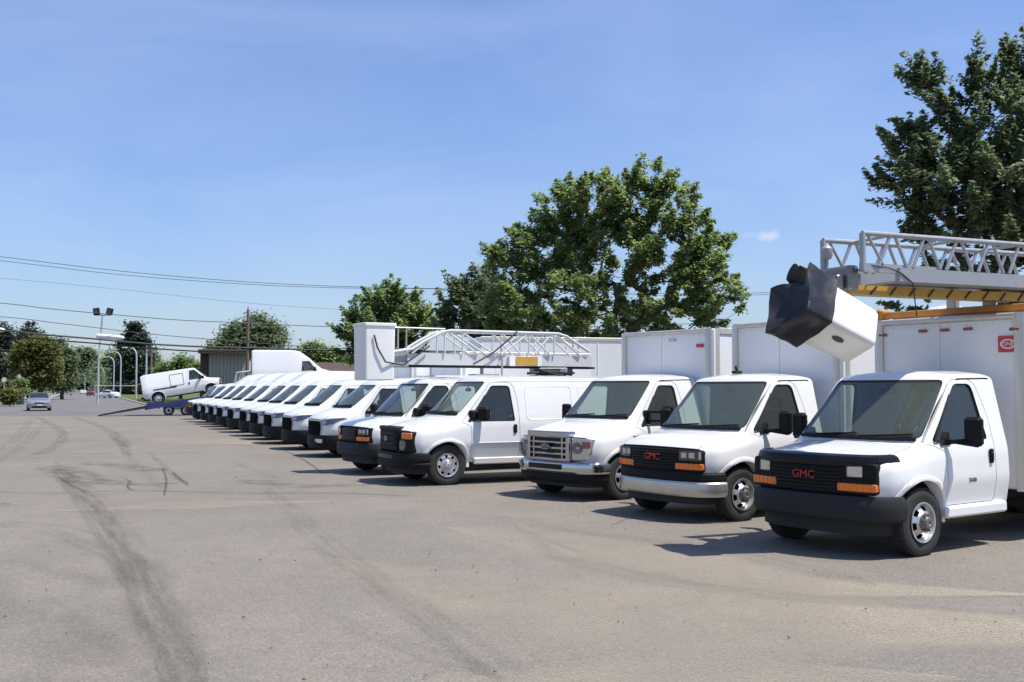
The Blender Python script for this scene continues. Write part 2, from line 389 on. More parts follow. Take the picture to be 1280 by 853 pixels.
M_ROAD = ground_mat('road_asphalt', (.150, .142, .140), (.185, .175, .170), (.135, .13, .128), .35)
M_GROUND = ground_mat('dry_grass_soil', (.085, .105, .035), (.13, .135, .055), (.10, .10, .05), .3, .05, .5)
M_GRASS = ground_mat('mown_grass', (.07, .10, .025), (.12, .14, .045), (.15, .14, .06), .3, .2, 1.5)
sheet('ground', [(-2500, -600), (2500, -600), (2500, 4500), (-2500, 4500)], -0.02, M_GROUND)
LOT_Y = 72.5
sheet('parking_lot', [(-75, -40), (90, -40), (90, LOT_Y+6), (-15, LOT_Y), (-75, LOT_Y-1)], 0.0, M_LOT)
RS = -.4157
def roadpt(c, Y): return (RS*Y+c, Y)
sheet('road', [roadpt(-8.6, LOT_Y-4), roadpt(8.0, LOT_Y-4), roadpt(7.2, 900), roadpt(-8.4, 900)], 0.004, M_ROAD)
M_LINE = mat('white_road_paint', (.62, .61, .58), .8, noise=(3, .2, .05))
for c, y0, y1 in ((-6.1, 128, 330),):
    sheet('road_line', [roadpt(c, y0), roadpt(c+.25, y0), roadpt(c+.25, y1), roadpt(c, y1)], 0.008, M_LINE)
M_KERB = mat('kerb_concrete', (.42, .40, .36), .85, noise=(2, .15, .05))
for c in (-8.75, 7.25):
    mb = MB(); a = roadpt(c, 92 if c > 0 else 104); b = roadpt(c, 420)
    mb.bar((a[0], a[1], .06), (b[0], b[1], .06), .22, .14)
    o = ob('kerb', mb.mesh('kerb', M_KERB)); o['kind'] = 'structure'
sheet('grass_verge', [roadpt(7.4, 92), roadpt(60, 92), roadpt(60, 500), roadpt(7.4, 500)], 0.03, M_GRASS)
sheet('grass_verge', [roadpt(-8.9, 104), roadpt(-80, 85), roadpt(-80, 500), roadpt(-8.9, 500)], 0.03, M_GRASS)
sheet('footpath', [roadpt(-10.6, 88), roadpt(-9.2, 88), roadpt(-9.2, 300), roadpt(-10.6, 300)], 0.036, mat('path_gravel', (.36, .27, .20), .9, noise=(2, .15, .05)))

def mark_mat(name, col, amount, scale, stretch=.12, lo=.42, hi=.62):
    m = bpy.data.materials.new(name); m.use_nodes = True; n = m.node_tree.nodes; l = m.node_tree.links; n.clear()
    o = n.new('ShaderNodeOutputMaterial'); d = n.new('ShaderNodeBsdfDiffuse'); d.inputs[0].default_value = (*col, 1); tr = n.new('ShaderNodeBsdfTransparent'); mxs = n.new('ShaderNodeMixShader')
    uv = n.new('ShaderNodeUVMap'); sp = n.new('ShaderNodeSeparateXYZ'); l.new(uv.outputs[0], sp.inputs[0])
    # fade to the long edges and to the ends
    def math_(op, a, b=None):
        x = n.new('ShaderNodeMath'); x.operation = op; x.use_clamp = op in ('MULTIPLY',)
        for i, v in enumerate((a, b)):
            if v is None: continue
            if isinstance(v, (int, float)): x.inputs[i].default_value = v
            else: l.new(v, x.inputs[i])
        return x.outputs[0]
    e = math_('ABSOLUTE', math_('SUBTRACT', sp.outputs[1], .5)); r = n.new('ShaderNodeMapRange'); r.interpolation_type = 'SMOOTHSTEP'
    r.inputs[1].default_value = .22; r.inputs[2].default_value = .5; r.inputs[3].default_value = 1; r.inputs[4].default_value = 0; l.new(e, r.inputs[0])
    mp = n.new('ShaderNodeMapping'); mp.inputs['Scale'].default_value = (scale*stretch, scale, 1); l.new(uv.outputs[0], mp.inputs[0])
    z = n.new('ShaderNodeTexNoise'); z.inputs['Scale'].default_value = 1; z.inputs['Detail'].default_value = 7; z.inputs['Roughness'].default_value = .65; l.new(mp.outputs[0], z.inputs['Vector'])
    r2 = n.new('ShaderNodeMapRange'); r2.inputs[1].default_value = lo; r2.inputs[2].default_value = hi; l.new(z.outputs[0], r2.inputs[0])
    t = n.new('ShaderNodeTexCoord'); z3 = n.new('ShaderNodeTexNoise'); z3.inputs['Scale'].default_value = 45; z3.inputs['Detail'].default_value = 3; l.new(t.outputs['Object'], z3.inputs['Vector'])
    r3 = n.new('ShaderNodeMapRange'); r3.inputs[1].default_value = .35; r3.inputs[2].default_value = .6; r3.inputs[3].default_value = .35; l.new(z3.outputs[0], r3.inputs[0])
    f = math_('MULTIPLY', math_('MULTIPLY', math_('MULTIPLY', r.outputs[0], r2.outputs[0]), r3.outputs[0]), amount)
    l.new(f, mxs.inputs[0]); l.new(tr.outputs[0], mxs.inputs[1]); l.new(d.outputs[0], mxs.inputs[2]); l.new(mxs.outputs[0], o.inputs[0]); return m
M_TYREM = mark_mat('rubber_mark', (.095, .09, .085), .30, 5, .10, .36, .62)
M_TYREF = mark_mat('faint_rubber_mark', (.125, .117, .108), .22, 5)
M_CRACK = mark_mat('sealed_crack', (.07, .066, .062), .62, 3, .3, .35, .55)
M_PALE = mark_mat('rough_wheel_track', (.15, .141, .130), .24, 4)
M_DARKP = mark_mat('oil_stain', (.10, .092, .086), .5, 3, .5, .40, .65)
M_DUST = mark_mat('pale_dust', (.40, .345, .27), .85, .45, .5, .28, .62)
_z = [0.004]
def ribbon(name, px, width, m, fade=.6, smooth_n=6):
    P_ = [ground_at(u, v) for u, v in px]
    pts = []
    for i in range(len(P_)-1):
        p0, p1, p2, p3 = P_[max(0, i-1)], P_[i], P_[i+1], P_[min(len(P_)-1, i+2)]
        for k in range(smooth_n):
            t = k/smooth_n; pts.append(.5*((2*p1)+(p2-p0)*t+(2*p0-5*p1+4*p2-p3)*t*t+(3*p1-p0-3*p2+p3)*t**3))
    pts.append(P_[-1]); _z[0] += .0004; z = _z[0]
    n = len(pts); vs = []; uvs = []; s = 0; tot = sum((b-a).length for a, b in zip(pts, pts[1:]))
    ws = width if isinstance(width, (tuple, list)) else (width, width)
    for i, p in enumerate(pts):
        d = (pts[min(i+1, n-1)]-pts[max(i-1, 0)]); d.z = 0; d.normalize(); nn = Vector((-d.y, d.x, 0))
        if i: s += (p-pts[i-1]).length
        w = ws[0]+(ws[1]-ws[0])*s/tot; taper = min(1, s/fade+.05, (tot-s)/fade+.05)
        vs += [(p+nn*w*.5*taper), (p-nn*w*.5*taper)]; uvs += [(s, 0), (s, 1)]
    me = bpy.data.meshes.new(name); me.from_pydata([(v.x, v.y, z) for v in vs], [], [(2*i, 2*i+1, 2*i+3, 2*i+2) for i in range(n-1)])
    ul = me.uv_layers.new(name='UVMap')
    for lp in me.loops: ul.data[lp.index].uv = uvs[lp.vertex_index]
    me.materials.append(m); o = ob(name, me); o['kind'] = 'structure'; return o
ribbon('dusty_patch', [(420, 700), (620, 740), (850, 770), (1100, 780), (1500, 800)], (3.2, 4.0), M_DUST, 4.0)
ribbon('dusty_patch', [(560, 660), (760, 690), (980, 730), (1300, 745)], (3.5, 2.2), M_DUST, 4.0)
ribbon('dusty_patch', [(500, 860), (800, 850), (1200, 850)], (3.0, 3.0), M_DUST, 4.0)
ribbon('dusty_patch', [(60, 640), (250, 632), (420, 628)], (2.2, 3.0), M_DUST, 4.0)
ribbon('dusty_patch', [(180, 548), (260, 552), (330, 556)], (5, 6.0), M_DUST, 4.0)
# long rubber streak towards the camera and the other tracks on the lot
ribbon('tyre_mark', [(70, 578), (100, 618), (130, 655), (158, 705), (186, 760), (212, 815), (236, 875), (262, 960), (300, 1120)], (.60, .44), M_TYREM, 3.0)
ribbon('tyre_mark', [(84, 590), (112, 622), (146, 668), (178, 720), (206, 775), (236, 845), (270, 960)], (.75, .60), M_TYREF, 3.0)
ribbon('tyre_mark', [(46, 521), (68, 533), (80, 545), (66, 560), (40, 570)], .5, M_TYREM)
ribbon('tyre_mark', [(92, 522), (120, 531), (146, 545), (158, 560)], .55, M_TYREM)
ribbon('tyre_mark', [(40, 524), (28, 540), (10, 556), (-25, 570)], .5, M_TYREF)
ribbon('tyre_mark', [(58, 527), (40, 545), (22, 562), (-10, 580)], .45, M_TYREF)
ribbon('tyre_mark', [(138, 545), (152, 556), (161, 571)], .35, M_TYREM)
ribbon('tyre_mark', [(150, 560), (180, 590), (205, 612)], .30, M_TYREF)
ribbon('tyre_mark', [(186, 565), (214, 592), (236, 607)], .22, M_TYREM)
ribbon('tyre_mark', [(290, 575), (325, 592), (370, 603)], .32, M_TYREF)
ribbon('oil_stain', [(62, 583), (90, 592), (118, 606)], 1.3, M_DARKP)
ribbon('oil_stain', [(105, 578), (150, 583), (200, 590)], 1.1, M_DARKP)
ribbon('oil_stain', [(120, 600), (165, 606), (230, 604)], .8, M_DARKP)
ribbon('oil_stain', [(300, 600), (380, 608), (470, 606)], 1.0, M_DARKP)
ribbon('oil_stain', [(-30, 628), (2, 632), (26, 633)], .7, M_DARKP)
ribbon('crack', [(-40, 614), (60, 617), (170, 614), (300, 617), (420, 617), (540, 622)], .10, M_CRACK)
ribbon('crack', [(-40, 569), (60, 567), (150, 568), (260, 566)], .13, M_CRACK)
ribbon('crack', [(352, 562), (372, 571), (390, 582), (402, 592)], .09, M_CRACK)
ribbon('crack', [(215, 590), (226, 600), (236, 608)], .10, M_CRACK)
ribbon('crack', [(72, 596), (84, 604), (96, 611), (110, 616)], .09, M_CRACK)
ribbon('crack', [(150, 598), (162, 602), (160, 610), (172, 616)], .08, M_CRACK)
ribbon('crack', [(255, 700), (275, 708), (300, 707)], .05, M_CRACK)
ribbon('crack', [(205, 622), (208, 600), (203, 585)], .07, M_CRACK)
ribbon('crack', [(760, 660), (790, 648), (830, 644)], .05, M_CRACK)
ribbon('wheel_track', [(330, 600), (385, 660), (450, 715), (520, 765), (580, 810), (650, 870)], (.5, .55), M_PALE)
ribbon('wheel_track', [(640, 655), (700, 690), (800, 720), (960, 745), (1150, 760), (1320, 770)], (.7, .8), M_PALE, 3.0)
ribbon('wheel_track', [(-40, 655), (60, 660), (140, 690), (200, 740)], .8, M_PALE)
ribbon('wheel_track', [(560, 640), (700, 660), (900, 690), (1100, 735)], .6, M_PALE)
ribbon('wheel_track', [(-60, 700), (20, 740), (60, 800), (70, 900)], 2.4, M_PALE)
ribbon('crack', [(800, 655), (830, 651), (880, 655), (950, 650)], .12, M_CRACK)
ribbon('wheel_track', [(640, 853), (500, 805), (420, 770)], .4, M_PALE)
# ------------------------------------------------------------ vehicles: shells
# local frame: x forward, y to the driver's side, z up, origin on the ground under the front axle
CACHE = {}
def C(key, fn):
    if key not in CACHE: CACHE[key] = fn()
    return CACHE[key]

class Spec: pass
def resample(table, x0, x1, step):
    T = np.array(sorted(table)); n = max(3, int(round((x1-x0)/step))+1)
    xs = np.linspace(x0, x1, n); cols = np.stack([np.interp(xs, T[:, 0], T[:, i]) for i in range(1, T.shape[1])], 1)
    fine = np.linspace(T[0, 0], T[-1, 0], 400)
    k = max(1, int(0.05/(fine[1]-fine[0]))); 
    for i in range(cols.shape[1]):
        f = np.interp(fine, T[:, 0], T[:, i+1]); p = np.concatenate([2*f[0]-f[1:k+1][::-1], f, 2*f[-1]-f[-k-1:-1][::-1]])
        f2 = np.convolve(p, np.ones(2*k+1)/(2*k+1), 'valid'); cols[:, i] = np.interp(xs, fine, f2)
    return xs, cols
def half(p, n=4, rt=0.11, rs=0.07):
    zb, wb, zs, ws, zbelt, wbelt, zt, wt, zc = p
    pts = [(0, zb, 0), (wb, zb, .05), (ws, zs, rs), (wbelt, zbelt, .08), (wt, zt, rt), (wt*.78, zc-(zc-zt)*.78**2, 0)]
    out = [(0, zb)]
    for i in range(1, len(pts)-1):
        p0, p1, p2 = (Vector(q[:2]) for q in pts[i-1:i+2]); r = min(pts[i][2], (p0-p1).length*.45, (p2-p1).length*.45)
        a = p1+(p0-p1).normalized()*r; b = p1+(p2-p1).normalized()*r
        for k in range(n+1):
            t = k/n; q = a*(1-t)**2+p1*(2*t*(1-t))+b*t*t; out.append((q.x, q.y))
    for f in (.78, .5, .25): out.append((wt*f, zc-(zc-zt)*f*f))
    out.append((0, zc)); return out
def loft(xs, cols, mats, caps=0.0, rt=.11):
    bm = bmesh.new(); rings = []
    for x, p in zip(xs, cols):
        h = half(p, rt=rt); full = h+[(-y, z) for y, z in h[-2:0:-1]]
        rings.append([bm.verts.new((x, y, z)) for y, z in full])
    n = len(rings[0])
    for a, b in zip(rings, rings[1:]):
        for k in range(n): bm.faces.new((a[k], a[(k+1) % n], b[(k+1) % n], b[k]))
    bm.faces.new(rings[0]); bm.faces.new(rings[-1])
    bmesh.ops.recalc_face_normals(bm, faces=bm.faces[:])
    me = bpy.data.meshes.new('shell'); bm.to_mesh(me); bm.free()
    for m in mats: me.materials.append(m)
    return me

def bow_fn(sp):
    k0, xa, xb = sp.bow
    def f(co):
        co = np.array(co, float); x = co[:, 0]; t = np.clip((x-xb)/(xa-xb), 0, 1); k = k0*t*t*(3-2*t)
        yy = np.minimum(np.abs(co[:, 1]), 1.12); co[:, 0] = x-k*(yy**2 if sp.name in ('slope', 'car') else .70*yy**2+.72*yy**4); return co
    return f
def bowed(sp, me): return mapmesh(me, sp.bowf)

def side_y(sp, x, z):
    T = np.array(sorted(sp.table)); p = [np.interp(x, T[:, 0], T[:, i]) for i in range(1, 10)]
    return float(np.interp(z, [p[0], p[2], p[4], p[6]], [p[1], p[3], p[5], p[7]]))

def wind_x(sp, y, z):
    (xc, zc, wc), (xh, zh, wh) = sp.ws
    t = (z-zc)/(zh-zc); w = wc+(wh-wc)*t
    return xc+(xh-xc)*t + sp.wcrown*(1-(y/w)**2)*(xc-xh)/(zh-zc)

def build_shell(sp, key):
    sp.bowf = bow_fn(sp)
    xmin = min(r[0] for r in sp.table); xmax = max(r[0] for r in sp.table)
    split = max(xmin, -1.8)
    xs, cols = resample(sp.table, split, xmax, .06)
    if xmin < split:
        xs2, cols2 = resample(sp.table, xmin, split-.15, .2); xs = np.concatenate([xs2, xs]); cols = np.concatenate([cols2, cols])
    outer = loft(xs, cols, [M_PAINT])
    xi0 = max(xmin+.05, sp.inner_back); xi1 = sp.firewall
    xi = np.linspace(xi0, xi1, 26); _, ci = resample(sp.table, xmin, xmax, .02); xx = np.linspace(xmin, xmax, len(ci))
    cin = np.stack([np.interp(xi+.05, xx, ci[:, i]) for i in range(9)], 1)
    for i in (1, 3, 5, 7): cin[:, i] -= .055
    cin[:, 0] = .72; cin[:, 2] = np.maximum(cin[:, 2], .85); cin[:, 6] -= .035; cin[:, 8] -= .035
    inner = loft(xi, cin, [M_TRIM], rt=.08)
    me = boolean(outer, inner, 'DIFFERENCE')
    mb = MB()
    for ax, az, ar in sp.arches:
        for s in (1, -1):
            arc = [(ax+ar*math.cos(a), az+ar*math.sin(a)*1.0) for a in np.linspace(-.9, math.pi+.9, 26)]
            mb.prism(arc, 'y', s*.5, s*1.35)
    me = boolean(me, mb.mesh('c', M_LINER), 'DIFFERENCE')
    # windshield opening
    wp = sp.wpoly
    me = boolean(me, MB().prism(wp, 'x', sp.ws[1][0]-.12, sp.ws[0][0]+.14).mesh('c', M_SEAL), 'DIFFERENCE')
    me = boolean(me, MB().prism(sp.winpoly, 'y', -1.4, 1.4).mesh('c', M_SEAL), 'DIFFERENCE')
    parts = {}
    for side, s in (('l', 1), ('r', -1)):
        d = MB().prism(inset(sp.door, .004), 'y', s*.62, s*1.4).mesh('c', M_TRIM)
        parts['door_'+side] = bowed(sp, boolean(me, d, 'INTERSECT'))
        g = MB().prism(inset(sp.door, -.004), 'y', s*.61, s*1.4).mesh('c', M_SEAL)
        me = boolean(me, g, 'DIFFERENCE')
    hp = sp.hood
    parts['hood'] = bowed(sp, boolean(me, MB().prism(inset(hp, .004), 'z', sp.hoodz, 1.7).mesh('c', M_SEAL), 'INTERSECT'))
    me = boolean(me, MB().prism(inset(hp, -.003), 'z', sp.hoodz-.01, 1.7).mesh('c', M_SEAL), 'DIFFERENCE')
    parts['body'] = bowed(sp, me)
    for m in parts.values(): smooth(m, 28)
    # glass
    def wsheet(poly, off, inner_poly=None):
        mb = MB()
        if inner_poly:
            a = [mb.bm.verts.new((wind_x(sp, y, z)+off, y, z)) for y, z in poly]; b = [mb.bm.verts.new((wind_x(sp, y, z)+off, y, z)) for y, z in inner_poly]
            n = len(a)
            for i in range(n): mb.bm.faces.new((a[i], a[(i+1) % n], b[(i+1) % n], b[i]))
        else:
            mb.bm.faces.new([mb.bm.verts.new((0, y, z)) for y, z in poly])
            mb.cuts('y', np.linspace(-.8, .8, 17)); 
            for v in mb.bm.verts: v.co.x = wind_x(sp, v.co.y, v.co.z)+off
        return mb
    wo = inset(wp, -.012)
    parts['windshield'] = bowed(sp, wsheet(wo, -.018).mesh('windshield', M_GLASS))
    def dens(poly):
        out = []
        for i, p in enumerate(poly):
            q = poly[(i+1) % len(poly)]; k = max(1, int(math.dist(p, q)/.12))
            out += [(p[0]+(q[0]-p[0])*t/k, p[1]+(q[1]-p[1])*t/k) for t in range(k)]
        return out
    wd = dens(wo)
    parts['windshield_seal'] = bowed(sp, wsheet(wd, -.012, inset(wd, .038)).mesh('seal', M_SEAL))
    for side, s in (('l', 1), ('r', -1)):
        def fy(co, off=-.022): return Vector((co.x, s*(side_y(sp, -1.0, co.z)+off), co.z))
        mb = MB(); po = inset(sp.winpoly, -.012)
        mb.bm.faces.new([mb.bm.verts.new((x, 0, z)) for x, z in po]); mb.cuts('x', [-.3, -.6, -.9]); mb.cuts('z', [1.3, 1.5, 1.7])
        parts['window_'+side] = bowed(sp, mb.mesh('window', M_GLASSD, fy))
        mb = MB(); pd = dens(inset(sp.winpoly, -.014)); pi = inset(pd, .028)
        a = [mb.bm.verts.new((x, 0, z)) for x, z in pd]; b = [mb.bm.verts.new((x, 0, z)) for x, z in pi]
        for i in range(len(a)): mb.bm.faces.new((a[i], a[(i+1) % len(a)], b[(i+1) % len(a)], b[i]))
        parts['seal_'+side] = bowed(sp, mb.mesh('seal', M_SEAL, lambda co: fy(co, -.014)))
    return parts

def savana(cargo=False):
    s = Spec(); s.name = 'square'; zs = .78
    s.table = [
     (.755, .56, .78, .80, .875, .95, .865, 1.02, .80, 1.035),
     (.72, .50, .82, .80, .915, .97, .905, 1.055, .83, 1.075),
     (.64, .53, .88, .80, .96, .99, .945, 1.09, .86, 1.115),
     (.42, .50, .90, .80, .985, 1.02, .96, 1.125, .87, 1.16),
     (.30, .44, .92, .80, .995, 1.04, .968, 1.145, .88, 1.185),
     (.02, .40, .93, .80, 1.0, 1.09, .984, 1.19, .89, 1.235),
     (-.03, .40, .93, .80, 1.0, 1.11, .986, 1.24, .885, 1.285),
     (-.80, .40, .93, .80, 1.0, 1.13, .985, 1.985, .79, 2.03),
     (-.98, .40, .93, .80, 1.0, 1.13, .985, 2.01, .79, 2.07),
     (-1.6, .40, .93, .80, 1.0, 1.13, .985, 2.02, .79, 2.085)]
    if cargo: s.table += [(-4.2, .42, .93, .80, 1.0, 1.13, .985, 2.02, .79, 2.085), (-4.32, .5, .90, .80, .97, 1.13, .955, 1.98, .76, 2.045), (-4.36, .55, .86, .80, .93, 1.13, .915, 1.94, .72, 2.0)]
    else: s.table += [(-1.72, .40, .93, .80, .995, 1.13, .98, 2.0, .785, 2.065)]
    s.ws = ((.0, 1.215, .885), (-.80, 1.985, .79)); s.wcrown = .05
    s.wpoly = rpoly([(-.835, 1.285), (.835, 1.285), (.735, 1.955), (-.735, 1.955)], .06)
    s.winpoly = rpoly([(-.13, 1.255), (-.83, 1.91), (-1.22, 1.91), (-1.32, 1.255)], [.04, .08, .10, .05])
    s.door = rpoly([(-.27, .53), (-.27, 1.14), (-.035, 1.235), (-.80, 1.962), (-1.28, 1.965), (-1.43, 1.55), (-1.43, .53)], [.05, .05, .02, .1, .15, .3, .06])
    s.hood = [(.80, -.78), (.80, .78), (.06, .80), (.06, -.80)]; s.hoodz = 1.0
    s.bow = (.13, -.3, -1.3); s.inner_back = -1.62 if not cargo else -1.75; s.firewall = -.14
    s.arches = [(.18, .40, .45)] + ([(-3.43, .40, .45)] if cargo else [])
    s.cabx = 0.0
    return s
def eseries(cargo=False):
    s = Spec(); s.name = 'long'
    s.table = [
     (.80, .58, .78, .78, .88, .93, .875, 1.04, .82, 1.055),
     (.765, .52, .84, .78, .925, .95, .915, 1.075, .85, 1.095),
     (.68, .44, .89, .78, .965, .98, .95, 1.105, .87, 1.135),
     (.30, .42, .92, .78, .995, 1.03, .975, 1.19, .88, 1.235),
     (-.06, .42, .90, .78, 1.0, 1.10, .985, 1.255, .88, 1.30),
     (-.14, .42, .90, .78, 1.0, 1.13, .985, 1.31, .875, 1.355),
     (-.86, .42, .90, .78, 1.0, 1.15, .985, 2.015, .80, 2.06),
     (-1.06, .42, .90, .78, 1.0, 1.15, .985, 2.035, .80, 2.095),
     (-1.8, .42, .90, .78, 1.0, 1.15, .985, 2.05, .80, 2.11)]
    if cargo: s.table += [(-4.2, .44, .90, .78, 1.0, 1.15, .985, 2.05, .80, 2.11), (-4.34, .5, .90, .78, .97, 1.15, .955, 2.01, .77, 2.07), (-4.39, .55, .86, .78, .93, 1.15, .915, 1.96, .73, 2.02)]
    else: s.table += [(-1.95, .42, .90, .78, .995, 1.15, .98, 2.03, .795, 2.09)]
    s.ws = ((-.12, 1.29, .875), (-.86, 2.015, .80)); s.wcrown = .05
    s.wpoly = rpoly([(-.81, 1.36), (.81, 1.36), (.74, 1.985), (-.74, 1.985)], .06)
    s.winpoly = rpoly([(-.26, 1.205), (-.90, 1.905), (-1.36, 1.905), (-1.43, 1.205)], [.04, .07, .09, .05])
    s.door = rpoly([(-.30, .50), (-.30, 1.12), (-.15, 1.195), (-.88, 1.97), (-1.42, 1.97), (-1.52, 1.6), (-1.52, .50)], [.05, .04, .02, .1, .12, .3, .06])
    s.hood = [(.86, -.80), (.86, .80), (-.06, .82), (-.06, -.82)]; s.hoodz = 1.01
    s.bow = (.13, -.5, -1.45); s.inner_back = -1.95 if cargo else -1.86; s.firewall = -.24
    s.arches = [(.18, .39, .455)] + ([(-3.5, .39, .46)] if cargo else [])
    s.cabx = -.12
    return s
def slopenose(high=False):
    s = Spec(); s.name = 'slope'
    top = [(-.95, .40, .93, .75, 1.02, 1.15, 1.0, 2.06, .80, 2.11), (-1.7, .40, .93, .75, 1.03, 1.15, 1.01, 2.09, .82, 2.14), (-4.1, .40, .93, .75, 1.03, 1.15, 1.01, 2.09, .82, 2.14),
           (-4.2, .45, .9, .75, 1.0, 1.15, .98, 2.06, .79, 2.10)]
    if high: top = [(-.95, .40, .93, .75, 1.02, 1.15, 1.0, 2.22, .76, 2.27), (-1.35, .40, .93, .75, 1.03, 1.15, 1.01, 2.48, .78, 2.53), (-1.9, .40, .93, .75, 1.03, 1.15, 1.01, 2.56, .80, 2.62),
                    (-4.5, .40, .93, .75, 1.03, 1.15, 1.01, 2.56, .80, 2.62), (-4.6, .45, .9, .75, 1.0, 1.15, .98, 2.5, .77, 2.56)]
    s.table = [
     (.98, .57, .62, .70, .72, .90, .71, 1.02, .62, 1.04),
     (.94, .56, .72, .70, .82, .92, .80, 1.07, .70, 1.09),
     (.82, .55, .85, .72, .94, .97, .91, 1.14, .77, 1.17),
     (.66, .50, .92, .73, .985, 1.02, .94, 1.19, .80, 1.225),
     (.42, .34, .93, .74, 1.01, 1.08, .965, 1.25, .84, 1.29),
     (.30, .38, .93, .75, 1.015, 1.12, .975, 1.30, .85, 1.34),
     (-.62, .40, .93, .75, 1.02, 1.15, .995, 2.0, .79, 2.05)] + top
    s.ws = ((.33, 1.29, .85), (-.62, 2.0, .79)); s.wcrown = .05
    s.wpoly = rpoly([(-.79, 1.36), (.79, 1.36), (.72, 1.94), (-.72, 1.94)], .07)
    s.winpoly = rpoly([(.02, 1.20), (-.62, 1.84), (-1.22, 1.84), (-1.28, 1.14)], [.05, .1, .06, .05])
    s.door = rpoly([(-.22, .48), (-.22, 1.0), (.10, 1.17), (-.60, 1.92), (-1.28, 1.93), (-1.36, 1.2), (-1.36, .48)], [.05, .1, .02, .1, .08, .3, .06])
    s.hood = [(1.0, -.70), (1.0, .70), (.36, .80), (.36, -.80)]; s.hoodz = 1.03
    s.bow = (.24, -.1, -1.2); s.inner_back = -1.75; s.firewall = .14
    s.arches = [(.23, .36, .42), (-3.3, .36, .42)]
    s.cabx = .12
    return s
SPECS = {}
def spec(kind):
    if kind not in SPECS:
        s = {'square_cut': lambda: savana(False), 'square_van': lambda: savana(True), 'long_cut': lambda: eseries(False), 'long_van': lambda: eseries(True),
             'slope': lambda: slopenose(False), 'slope_high': lambda: slopenose(True)}[kind]()
        s.parts = build_shell(s, kind); SPECS[kind] = s
    return SPECS[kind]

# ------------------------------------------------------------ wheels
def tyre_mesh(Rr, w, rimf):
    r = Rr*rimf
    mb = MB().lathe([(-w+.03, r*.98), (-w+.01, r), (-w, r+(Rr-r)*.45), (-w+.012, Rr*.95), (-w+.035, Rr*.99), (-w*.5, Rr), (-.035, Rr*.99), (-.012, Rr*.95), (.004, r+(Rr-r)*.55), (0, r+(Rr-r)*.4), (-.012, r*1.005), (-.03, r*.98)], 44)
    # dark barrel and brake behind the wheel disc
    mb.lathe([(-.03, r*.98), (-.15, r*.93), (-.16, 0)], 32)
    # tread blocks
    for k in range(44):
        a = 2*math.pi*k/44
        M = Matrix.Rotation(a, 4, 'Y')
        for y, sk in ((-w*.22, .3), (-w*.5, -.3), (-w*.78, .3)):
            mb.box((0, y, Rr*.996), (Rr*.095, w*.20, .014), 0, M)
    return mb.mesh('tyre', M_RUBBER, None, 30)
def disc_mesh(rings, n, holes, band, keep, m, lugs=None):
    bm = bmesh.new(); rv = [[bm.verts.new((math.cos(2*math.pi*k/n)*r, y, math.sin(2*math.pi*k/n)*r)) for k in range(n)] for r, y in rings]
    per = n//holes if holes else n
    for i in range(len(rings)-1):
        for k in range(n):
            if holes and band[0] <= i < band[1] and (k % per) >= keep: continue
            bm.faces.new((rv[i][k], rv[i][(k+1) % n], rv[i+1][(k+1) % n], rv[i+1][k]))
    bm.faces.new(rv[-1])
    if holes:   # round the hand holes a little
        hv = [v for v in bm.verts if v.is_boundary and band]
        inner = set(v for i in range(band[0], band[1]+1) for v in rv[i])
        bmesh.ops.smooth_vert(bm, verts=[v for v in hv if v in inner], factor=.5, use_axis_x=True, use_axis_y=False, use_axis_z=True)
    bmesh.ops.recalc_face_normals(bm, faces=bm.faces[:])
    g = bmesh.ops.solidify(bm, geom=bm.faces[:], thickness=.008)
    mb = MB(); mb.bm.free(); mb.bm = bm
    if lugs:
        for k in range(lugs[0]):
            a = 2*math.pi*(k+.5)/lugs[0]; c, q = math.cos(a)*lugs[1], math.sin(a)*lugs[1]
            mb.tube([(c, lugs[2], q), (c, lugs[2]+.028, q)], .012, 6)
    return mb.mesh('rim', m, None, 35)
WH = {}
def wheel_meshes(style):
    if style in WH: return WH[style]
    if style == 'dually':
        R0, w = .375, .215; r = R0*.60
        t = tyre_mesh(R0, w, .60)
        rim = disc_mesh([(r, -.002), (r*.95, -.004), (r*.92, -.03), (r*.86, -.05), (r*.80, -.045), (r*.66, -.025), (r*.56, -.005), (r*.48, .012), (r*.30, .016), (r*.29, .02)], 48, 6, (4, 6), 4, M_STEEL)
        hub = disc_mesh([(r*.47, .016), (r*.45, .032), (r*.36, .034), (r*.33, .036), (r*.30, .06), (r*.27, .075), (r*.12, .078), (r*.10, .07)], 32, 0, None, 0, M_HUB, (8, r*.40, .03))
    elif style == 'hubcap':
        R0, w = .385, .225; r = R0*.585
        t = tyre_mesh(R0, w, .585)
        rim = disc_mesh([(r, -.002), (r*.95, -.006), (r*.91, -.022), (r*.85, -.022), (r*.78, -.012), (r*.66, -.006), (r*.60, -.008), (r*.50, -.016), (r*.44, -.012)], 64, 8, (3, 5), 5, M_STEEL)
        hub = disc_mesh([(r*.45, -.01), (r*.42, .012), (r*.34, .022), (r*.30, .02), (r*.26, .045), (r*.16, .055), (r*.08, .058)], 32, 0, None, 0, M_STEEL, (8, r*.38, .012))
    elif style == 'plain':
        R0, w = .345, .20; r = R0*.62
        t = tyre_mesh(R0, w, .62)
        rim = disc_mesh([(r, -.002), (r*.94, -.008), (r*.88, -.03), (r*.78, -.03), (r*.64, -.02), (r*.5, -.014)], 40, 10, (2, 3), 2, M_DULLCH)
        hub = disc_mesh([(r*.5, -.012), (r*.4, .0), (r*.2, .012)], 24, 0, None, 0, M_BLACK, (5, r*.3, .0))
    WH[style] = (t, rim, hub, R0, w); return WH[style]
def wheel(root, style, x, y, s):
    """s = 1 on the driver's side"""
    t, rim, hub, R0, w = wheel_meshes(style)
    o = ob('wheel', t, root, (x, s*y, R0), 0 if s > 0 else math.pi)
    ob('rim', rim, o); ob('hub', hub, o)
    return o

